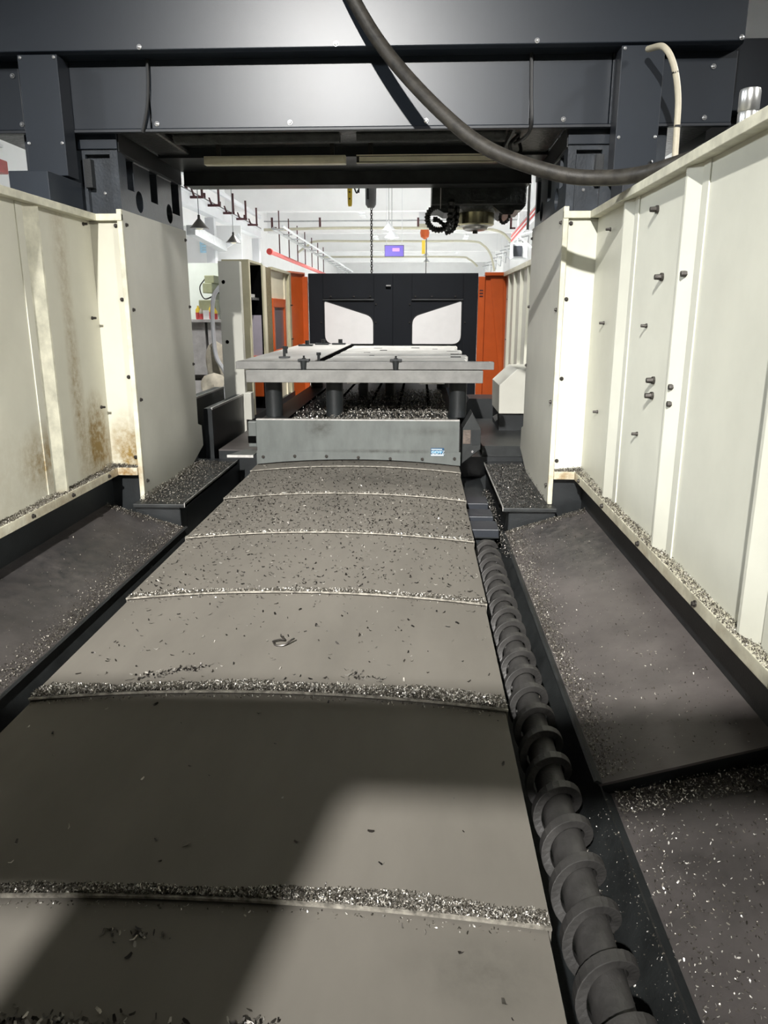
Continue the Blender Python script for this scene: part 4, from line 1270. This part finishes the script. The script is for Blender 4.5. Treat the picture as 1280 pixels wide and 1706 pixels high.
B(-1.88, -1.79, YD - 0.06, YD + 0.05, -0.10, 1.80).build('front_strip', M['orange'], t, False, 0.006)
MB().prism([(-2.06, 11.87), (-1.97, 11.87), (-1.83, YD - 0.03), (-1.92, YD - 0.03)], 2, 1.835, 1.862).build('top_cap', M['orange'], t)
B(-2.06, -1.84, YD - 0.03, YD + 0.05, -0.10, 1.86).build('rear_sheet', M['orange'], t)
# right wall beyond the column
t = thing('enclosure_wall', 'cream enclosure wall beyond the right column up to the orange panel', 'machine wall', (1.36, 10, -0.1))
cuts = [7.0, 8.0, 8.9, 9.7, 10.4, 11.1, 11.75, 12.38]
for a, b in zip(cuts[:-1], cuts[1:]):
    B(1.355, 1.365, a, b - 0.004, 0.12, 1.82).build('wall_panel', M['cream_grey'], t)
for y in cuts[1:-1]:
    B(1.31, 1.355, y - 0.02, y + 0.02, 0.14, 1.80).build('rib', M['cream'], t, False, 0.003)
B(1.30, 1.365, 7.0, 12.38, 1.80, 1.86).build('top_flange', M['cream_edge'], t)
B(1.30, 1.365, 7.0, 12.38, 0.10, 0.16).build('bottom_flange', M['brown_oil'], t)
for z in (1.45, 0.85, 0.35):
    inst('screw', ME_STUD_S, (1.355, 12.0, z), t, ROT_MX)
tag(B(1.36, 1.42, 7.0, 12.4, FLZ, 0.12).build('base_skirt', M['black']), 'black skirt under the far right enclosure wall', 'machine base')
# chamfered white guard by the right column
t = thing('way_end_cover', 'cream guard box with a chamfered top beside the right column', 'machine guard', (0.97, 8.3, 0.0))
MB().prism([(0.862, 0.495), (1.045, 0.667), (1.30, 0.667), (1.30, 0.19), (0.868, 0.19)], 1, 8.2, 9.0).build('cover', M['cream_grey'], t, False, 0.006)
MB().prism([(0.88, 0.0), (0.88, 0.19), (1.30, 0.19), (1.30, 0.0)], 1, 8.25, 9.0).build('foot', M['black'], t)
o = MB().prism([(0.80, 0.16), (0.85, 0.19), (0.855, 0.13), (0.83, 0.11)], 1, 8.17, 8.19).build('paper_scrap', M['scrap'])
tag(o, 'tiny white scrap stuck beside the chamfered guard box', 'scrap')
tag(B(0.62, 1.3, 7.25, 9.2, -0.10, 0.0).build('bed_step', M['trough']), 'dark oily bed step under the chamfered guard box', 'machine base')
o = MB().prism([(0.45, -0.10), (1.25, -0.10), (1.25, 0.22), (0.62, 0.22)], 1, 9.4, 9.9).build('bed_step', M['black'])
tag(o, 'black bed step far right beyond the chamfered guard box', 'machine base')

# left wall beyond the column: post, cabinet, openings, orange windows
t = thing('frame_post', 'pale grey sheet metal post with two round holes beyond the left column', 'post', (-2.1, 8.65, -0.3))
m = B(-2.235, -1.995, 8.6, 8.63, -0.25, 1.80)
boolean_box('face', m, [MB().cyl((-2.185, 8.5, 1.58), (-2.185, 8.7, 1.58), 0.022, None, 16), MB().cyl((-2.175, 8.5, 0.93), (-2.175, 8.7, 0.93), 0.022, None, 16)], M['cream_grey'], t)
B(-2.235, -2.22, 8.63, 8.75, -0.25, 1.80).build('flange', M['cream_grey'], t)
B(-2.01, -1.995, 8.63, 8.70, -0.25, 1.80).build('flange', M['cream_grey'], t)
B(-2.218, -2.012, 8.66, 8.69, -0.25, 1.79).build('back_plate', M['hole'], t)
B(-2.0, -1.93, 8.6, 8.75, 0.05, 0.36).build('foot_bracket', M['cream_grey'], t, False, 0.006)
t = thing('control_cabinet', 'olive cream machine cabinet open on its inner side beyond the pale post', 'cabinet', (-2.15, 9.3, -0.1))
B(-2.30, -1.985, 9.02, 9.05, 0.05, 1.82).build('front_sheet', M['olive'], t, False, 0.003)
B(-2.005, -1.985, 9.05, 9.09, 0.05, 1.82).build('front_edge', M['ivory'], t)
B(-2.30, -1.985, 9.02, 9.74, 1.82, 1.845).build('top_sheet', M['olive'], t)
B(-2.30, -2.28, 9.05, 9.74, 0.05, 1.82).build('back_sheet', M['hole'], t)
B(-2.28, -1.99, 9.70, 9.74, 0.05, 1.82).build('rear_sheet', M['hole'], t)
B(-2.28, -2.02, 9.30, 9.70, 1.40, 1.43).build('shelf', M['steel'], t)
B(-2.22, -2.05, 9.15, 9.60, 1.43, 1.47).build('tray', M['silver'], t)
B(-2.27, -2.0, 9.68, 9.70, 0.72, 1.22).build('inner_window', M['lilac'], t)
B(-2.27, -2.0, 9.66, 9.69, 0.60, 0.72).build('orange_sill', M['orange'], t, False, 0.008)
B(-2.27, -2.0, 9.66, 9.69, 0.20, 0.56).build('orange_sill', M['orange'], t, False, 0.008)
t = thing('sliding_panel', 'stack of brown edged folded door panels next to the cabinet', 'panel', (-2.05, 10.0, -0.1))
B(-2.10, -1.98, 9.76, 9.82, 0.05, 1.835).build('olive_edge', M['olive'], t)
B(-2.06, -1.985, 9.84, 10.00, 0.05, 1.825).build('fold', M['ivory'], t)
B(-2.06, -1.99, 10.02, 10.38, 0.05, 1.82).build('bellows', M['brown_strip'], t)
t = thing('window_panel', 'ivory enclosure panel holding an orange framed smoky window', 'panel', (-2.03, 11.0, -0.1))
B(-2.03, -2.01, 10.40, 11.86, 0.05, 1.81).build('sheet', M['ivory'], t)
B(-2.03, -1.97, 10.40, 11.86, 1.805, 1.84).build('top_rail', M['olive'], t)
B(-2.03, -1.97, 11.70, 11.86, 0.05, 1.81).build('end_post', M['olive'], t)
B(-2.03, -1.99, 11.42, 11.46, 0.05, 1.81).build('mullion', M['ivory'], t)
for (a, b, z0, z1) in ((10.42, 11.40, 1.32, 1.44), (10.42, 11.40, 0.64, 0.75), (10.42, 10.52, 0.75, 1.32), (11.28, 11.40, 0.75, 1.32)):
    B(-2.01, -1.98, a, b, z0, z1).build('orange_frame', M['orange'], t, False, 0.006)
B(-2.01, -1.995, 10.52, 11.28, 0.75, 1.32).build('window_pane', M['dull_glass'], t)
for z in (1.36, 0.86):
    inst('screw', ME_STUD_S, (-1.97, 11.78, z), t, ROT_PX)
# black rails at the foot of the left side
for i, (xa, xb, ya, yb, z) in enumerate(((-2.10, -2.02, 7.25, 8.58, 0.345), (-2.62, -2.50, 7.5, 9.6, 0.33))):
    t = thing('side_rail', ['black side rail with a bright top edge beyond the left column', 'second black rail standing farther left beyond the column'][i], 'rail', ((xa + xb) / 2, (ya + yb) / 2, FLZ))
    B(xa, xb, ya, yb, FLZ, z).build('body', M['black'], t)
    B(xb - 0.012, xb + 0.005, ya, yb, z - 0.012, z + 0.008).build('top_edge', M['silver'], t)
tag(B(-2.32, -1.97, 8.78, 12.4, FLZ, 0.05).build('base_skirt', M['black']), 'black skirt under the cabinet and window panel on the left', 'machine base')

# ================================================================== METAL CHIPS
def chips(name, label, pts, lo, hi, mat, tilt=1.2, lift=0.5):
    P = np.array(pts, float)
    n = len(P)
    Ls = rng.uniform(lo, hi, n)
    Ws = Ls * rng.uniform(0.25, 0.55, n)
    curl = Ls * rng.uniform(0.1, 0.6, n)
    base = np.zeros((n, 6, 3))
    for i, u in enumerate((-1, 0, 1)):
        for j, w in enumerate((-1, 1)):
            base[:, i * 2 + j, 0] = u * Ls * 0.5
            base[:, i * 2 + j, 1] = w * Ws * 0.5 * (1.0 if u == 0 else 0.6)
            base[:, i * 2 + j, 2] = curl * (0 if u == 0 else 0.6)
    a = rng.uniform(0, 2 * PI, n)
    b = rng.normal(0, tilt * 0.5, n)
    c = rng.normal(0, tilt * 0.5, n)
    ca, sa, cb, sb, cc_, sc = np.cos(a), np.sin(a), np.cos(b), np.sin(b), np.cos(c), np.sin(c)
    x, y, z = base[..., 0], base[..., 1], base[..., 2]
    y, z = y * cb[:, None] - z * sb[:, None], y * sb[:, None] + z * cb[:, None]
    x, z = x * cc_[:, None] + z * sc[:, None], -x * sc[:, None] + z * cc_[:, None]
    x, y = x * ca[:, None] - y * sa[:, None], x * sa[:, None] + y * ca[:, None]
    z = z - z.min(axis=1, keepdims=True) * lift
    V = np.stack([x, y, z], -1) + P[:, None, :]
    V = V.reshape(-1, 3)
    org = np.array([V[:, 0].mean(), V[:, 1].mean(), V[:, 2].min()])
    idx = (np.arange(n) * 6)[:, None]
    F = np.concatenate([idx + np.array([0, 1, 3, 2]), idx + np.array([2, 3, 5, 4])], 1).reshape(-1, 4)
    me = bpy.data.meshes.new(name)
    me.vertices.add(len(V))
    me.vertices.foreach_set('co', (V - org).astype(np.float32).ravel())
    me.loops.add(F.size)
    me.loops.foreach_set('vertex_index', F.astype(np.int32).ravel())
    me.polygons.add(len(F))
    me.polygons.foreach_set('loop_start', (np.arange(len(F)) * 4).astype(np.int32))
    me.polygons.foreach_set('loop_total', np.full(len(F), 4, np.int32))
    me.materials.append(mat)
    me.update(calc_edges=True)
    o = bpy.data.objects.new(name, me)
    COL.objects.link(o)
    o.location = org
    return tag(o, label, 'metal chips', None, 'stuff')


def lump(x, y, f=9.0, ph=0.0):
    return 0.5 + 0.5 * math.sin(x * f + ph) * math.cos(x * f * 0.37 + y * 5 + ph * 2)


# ridges of chips behind each wiper lip
for k, (n, wid, hgt) in {1: (3400, 0.032, 0.006), 2: (4600, 0.040, 0.007), 3: (6600, 0.050, 0.010), 4: (13000, 0.080, 0.020), 5: (11000, 0.042, 0.014)}.items():
    pts = []
    h = chalf(k)
    while len(pts) < n:
        x = CXC + random.uniform(-h + 0.005, h - 0.005)
        w = wid * (0.55 + 0.6 * lump(x, k, 6.0, k) + 0.25 * lump(x, k, 31.0, k))
        if k == 5:
            w *= 0.75 + 0.45 * (x - CXC + h) / (2 * h)
        v = random.random() ** 1.35
        y = SEAM[k] + 0.002 + w * v
        z = cz(k, x) + random.random() * hgt * max(0.05, 1 - v) ** 0.8
        pts.append((x, y, z))
    for i in range(int(n * 0.02)):
        x = CXC + random.uniform(-h, h) * 0.98
        y = SEAM[k] - 0.006 - abs(random.gauss(0, 0.012))
        pts.append((x, y, cz(k + 1, x)))
    ords = ['', 'first', 'second', 'third', 'thickest', 'nearest']
    chips('chip_ridge', '%s ridge of metal chips lying across the steel cover%s' % (ords[k], {1: ' from the apron', 2: ' from the apron', 3: ' from the apron', 4: '', 5: ' to the camera'}[k]), pts, 0.005 if k < 5 else 0.004, 0.012 if k < 5 else 0.009, M['chips'], 1.6)
# loose chips on the cover
pts = []
for k, n in ((0, 60), (1, 1300), (2, 1900), (3, 800), (4, 230), (5, 36), (6, 30)):
    for i in range(n):
        x = CXC + random.uniform(-1, 1) * chalf(k) * 0.985
        y = random.uniform(SEAM[k] + 0.02, (SEAM[k - 1] if k else 6.45) - 0.02)
        pts.append((x, y, cz(k, x)))
for cx_, cy_, n, sp in ((-0.85, 2.56, 60, 0.03), (-0.97, 2.52, 40, 0.03), (-0.62, 1.33, 30, 0.02), (-0.30, 1.12, 60, 0.02), (-0.65, 1.09, 160, 0.035), (-0.78, 1.10, 120, 0.03), (-0.5, 1.09, 120, 0.03), (-0.2, 2.52, 40, 0.03)):
    for i in range(n):
        x, y = random.gauss(cx_, sp * 1.4), random.gauss(cy_, sp * 0.6)
        k = cover_at(x, y)
        pts.append((x, y, cz(k, x)))
chips('loose_chips', 'loose dark chips sprinkled over the steel cover', pts, 0.008, 0.022, M['chips_dark'], 0.7)
# one curly swarf
cs = Vector((-0.545, 2.78, cz(4, -0.545)))
m = MB().tube(spline([cs + Vector(p) for p in ((-0.035, 0.0, 0.012), (-0.02, -0.02, 0.004), (0.015, -0.022, 0.006), (0.04, -0.002, 0.018), (0.05, 0.012, 0.02))], 6), 0.004, 6)
m.tube(spline([cs + Vector(p) for p in ((-0.035, 0.0, 0.012), (-0.01, 0.012, 0.014), (0.01, 0.014, 0.012), (-0.005, 0.03, 0.02), (-0.012, 0.055, 0.016))], 6), 0.0035, 6)
tag(m.build('curled_swarf', M['bolt'], None, True), 'dark curled swarf lying alone on the cover plate', 'swarf')
# chips on the wall ledges
for s in (1, -1):
    pts = []
    while len(pts) < 7000:
        y = random.uniform(1.2, 5.4) if s > 0 else random.uniform(3.2, 5.4)
        h = 0.008 + 0.018 * lump(y, 0, 7.0, s) * (1.0 if y > 3.2 else 0.6)
        if y > 5.15:
            h += 0.04 * (y - 5.15) / 0.25
        v = random.random()
        x = 1.184 - 0.052 * v
        z = WZ0 + 0.058 + h * (1 - v) * random.random()
        pts.append((x if s > 0 else mx(x), y, z))
    for i in range(1500):
        x = random.uniform(0.99, 1.185)
        v = random.random()
        pts.append((x if s > 0 else mx(x), 5.418 - 0.04 * v, WZ0 + 0.058 + 0.03 * (1 - v) * random.random() * (0.4 + (x - 0.99) * 4)))
    chips('ledge_chips', 'chips piled along the bottom ledge of the %s enclosure wall' % ('studded right' if s > 0 else 'rust stained left'), pts, 0.005, 0.010, M['chips_brown'], 1.6)
    # on the pedestal ledge
    pts = []
    while len(pts) < 6500:
        v = random.random() ** (2.4 if s < 0 else 0.9)
        x = 0.95 - 0.33 * v
        y = random.uniform(5.28, 6.9)
        h = 0.05 * (1 - v) ** 2 * (0.5 + 0.5 * lump(y, x, 5.0, s))
        pts.append((x if s > 0 else mx(x), y, -0.112 + h * random.random()))
    chips('pedestal_chips', 'chips covering the ledge at the foot of the %s column' % ('right' if s > 0 else 'left'), pts, 0.005, 0.011, M['chips_dark'] if s > 0 else M['chips_brown'], 1.2)
    # behind, between pedestal and chute
    pts = []
    for i in range(1800):
        x = random.uniform(0.64, 1.2)
        z = -0.30 + (x - 0.628) * 0.3 + 0.004
        v = random.random()
        pts.append((x if s > 0 else mx(x), 5.29 - 0.10 * v * random.random(), z + 0.03 * (1 - v) * random.random() * (x - 0.5)))
    # along the lip of the chute
    for i in range(5200):
        y = random.uniform(2.28 if s > 0 else 1.6, 5.25)
        w = 0.05 + 0.07 * lump(y, 0, 3.0, s) + (0.05 if y > 4.4 else 0)
        x = 0.64 + abs(random.gauss(0, 1)) * w * 0.62
        pts.append((x if s > 0 else mx(x), y, -0.30 + (x - 0.628) * 0.3 + 0.004 + 0.008 * random.random()))
    for i in range(1300 if s > 0 else 500):
        y, x = random.uniform(2.28 if s > 0 else 1.6, 5.2), random.uniform(0.64, 1.18)
        pts.append((x if s > 0 else mx(x), y, -0.30 + (x - 0.628) * 0.3 + 0.003))
    chips('chute_chips', 'chips scattered over the sloping %s chute plate' % ('right' if s > 0 else 'left'), pts, 0.004, 0.010, M['chips_brown'], 1.2)
pts = []
for i in range(2600):
    y = random.uniform(0.6, 2.24)
    x = random.uniform(0.67, 1.18) if i % 3 else 0.68 + abs(random.gauss(0, 0.10))
    pts.append((x, y, -0.345 + (x - 0.66) * 0.2545 + 0.003))
for i in range(1500):
    x = random.uniform(0.68, 1.2)
    v = random.random()
    pts.append((x, 2.25 - 0.10 * v, -0.345 + (x - 0.66) * 0.2545 + 0.003 + 0.03 * (1 - v) * random.random()))
for i in range(1100):
    v = random.random()
    pts.append((0.633 - 0.07 * v, random.uniform(0.7, 2.2), -0.305 - 0.125 * v + 0.004))
chips('corner_chips', 'bright chips speckling the near right corner chute and trough cheek', pts, 0.004, 0.010, M['chips'], 1.2)
pts = []
for i in range(1500):
    y = random.uniform(0.9, 4.8)
    pts.append((0.545 + random.gauss(0, 0.012), y, -0.425 + random.random() * 0.02))
for i in range(900):
    y = random.uniform(4.7, 6.6)
    pts.append((0.60 + random.gauss(0, 0.02), y, -0.30 + random.random() * 0.03))
chips('trough_chips', 'chips trapped in the right auger trough', pts, 0.005, 0.012, M['chips'], 1.3)
# chips on the table
pts = []
for i in range(9000):
    x = random.uniform(-1.12, 0.26)
    v = random.random()
    y = 6.52 + 2.6 * v ** 1.6
    rid = 0.5 + 0.5 * math.sin(y * 14)
    if x < -0.95 + 0.1 * (y - 6.5) and random.random() < 0.6:
        continue
    pts.append((x, y, TZ + 0.005 + 0.035 * rid * random.random() * (1 if y < 8.5 else 0.5)))
chips('table_chips', 'heap of chips on the dark table behind the apron', pts, 0.009, 0.02, M['chips'], 1.6)
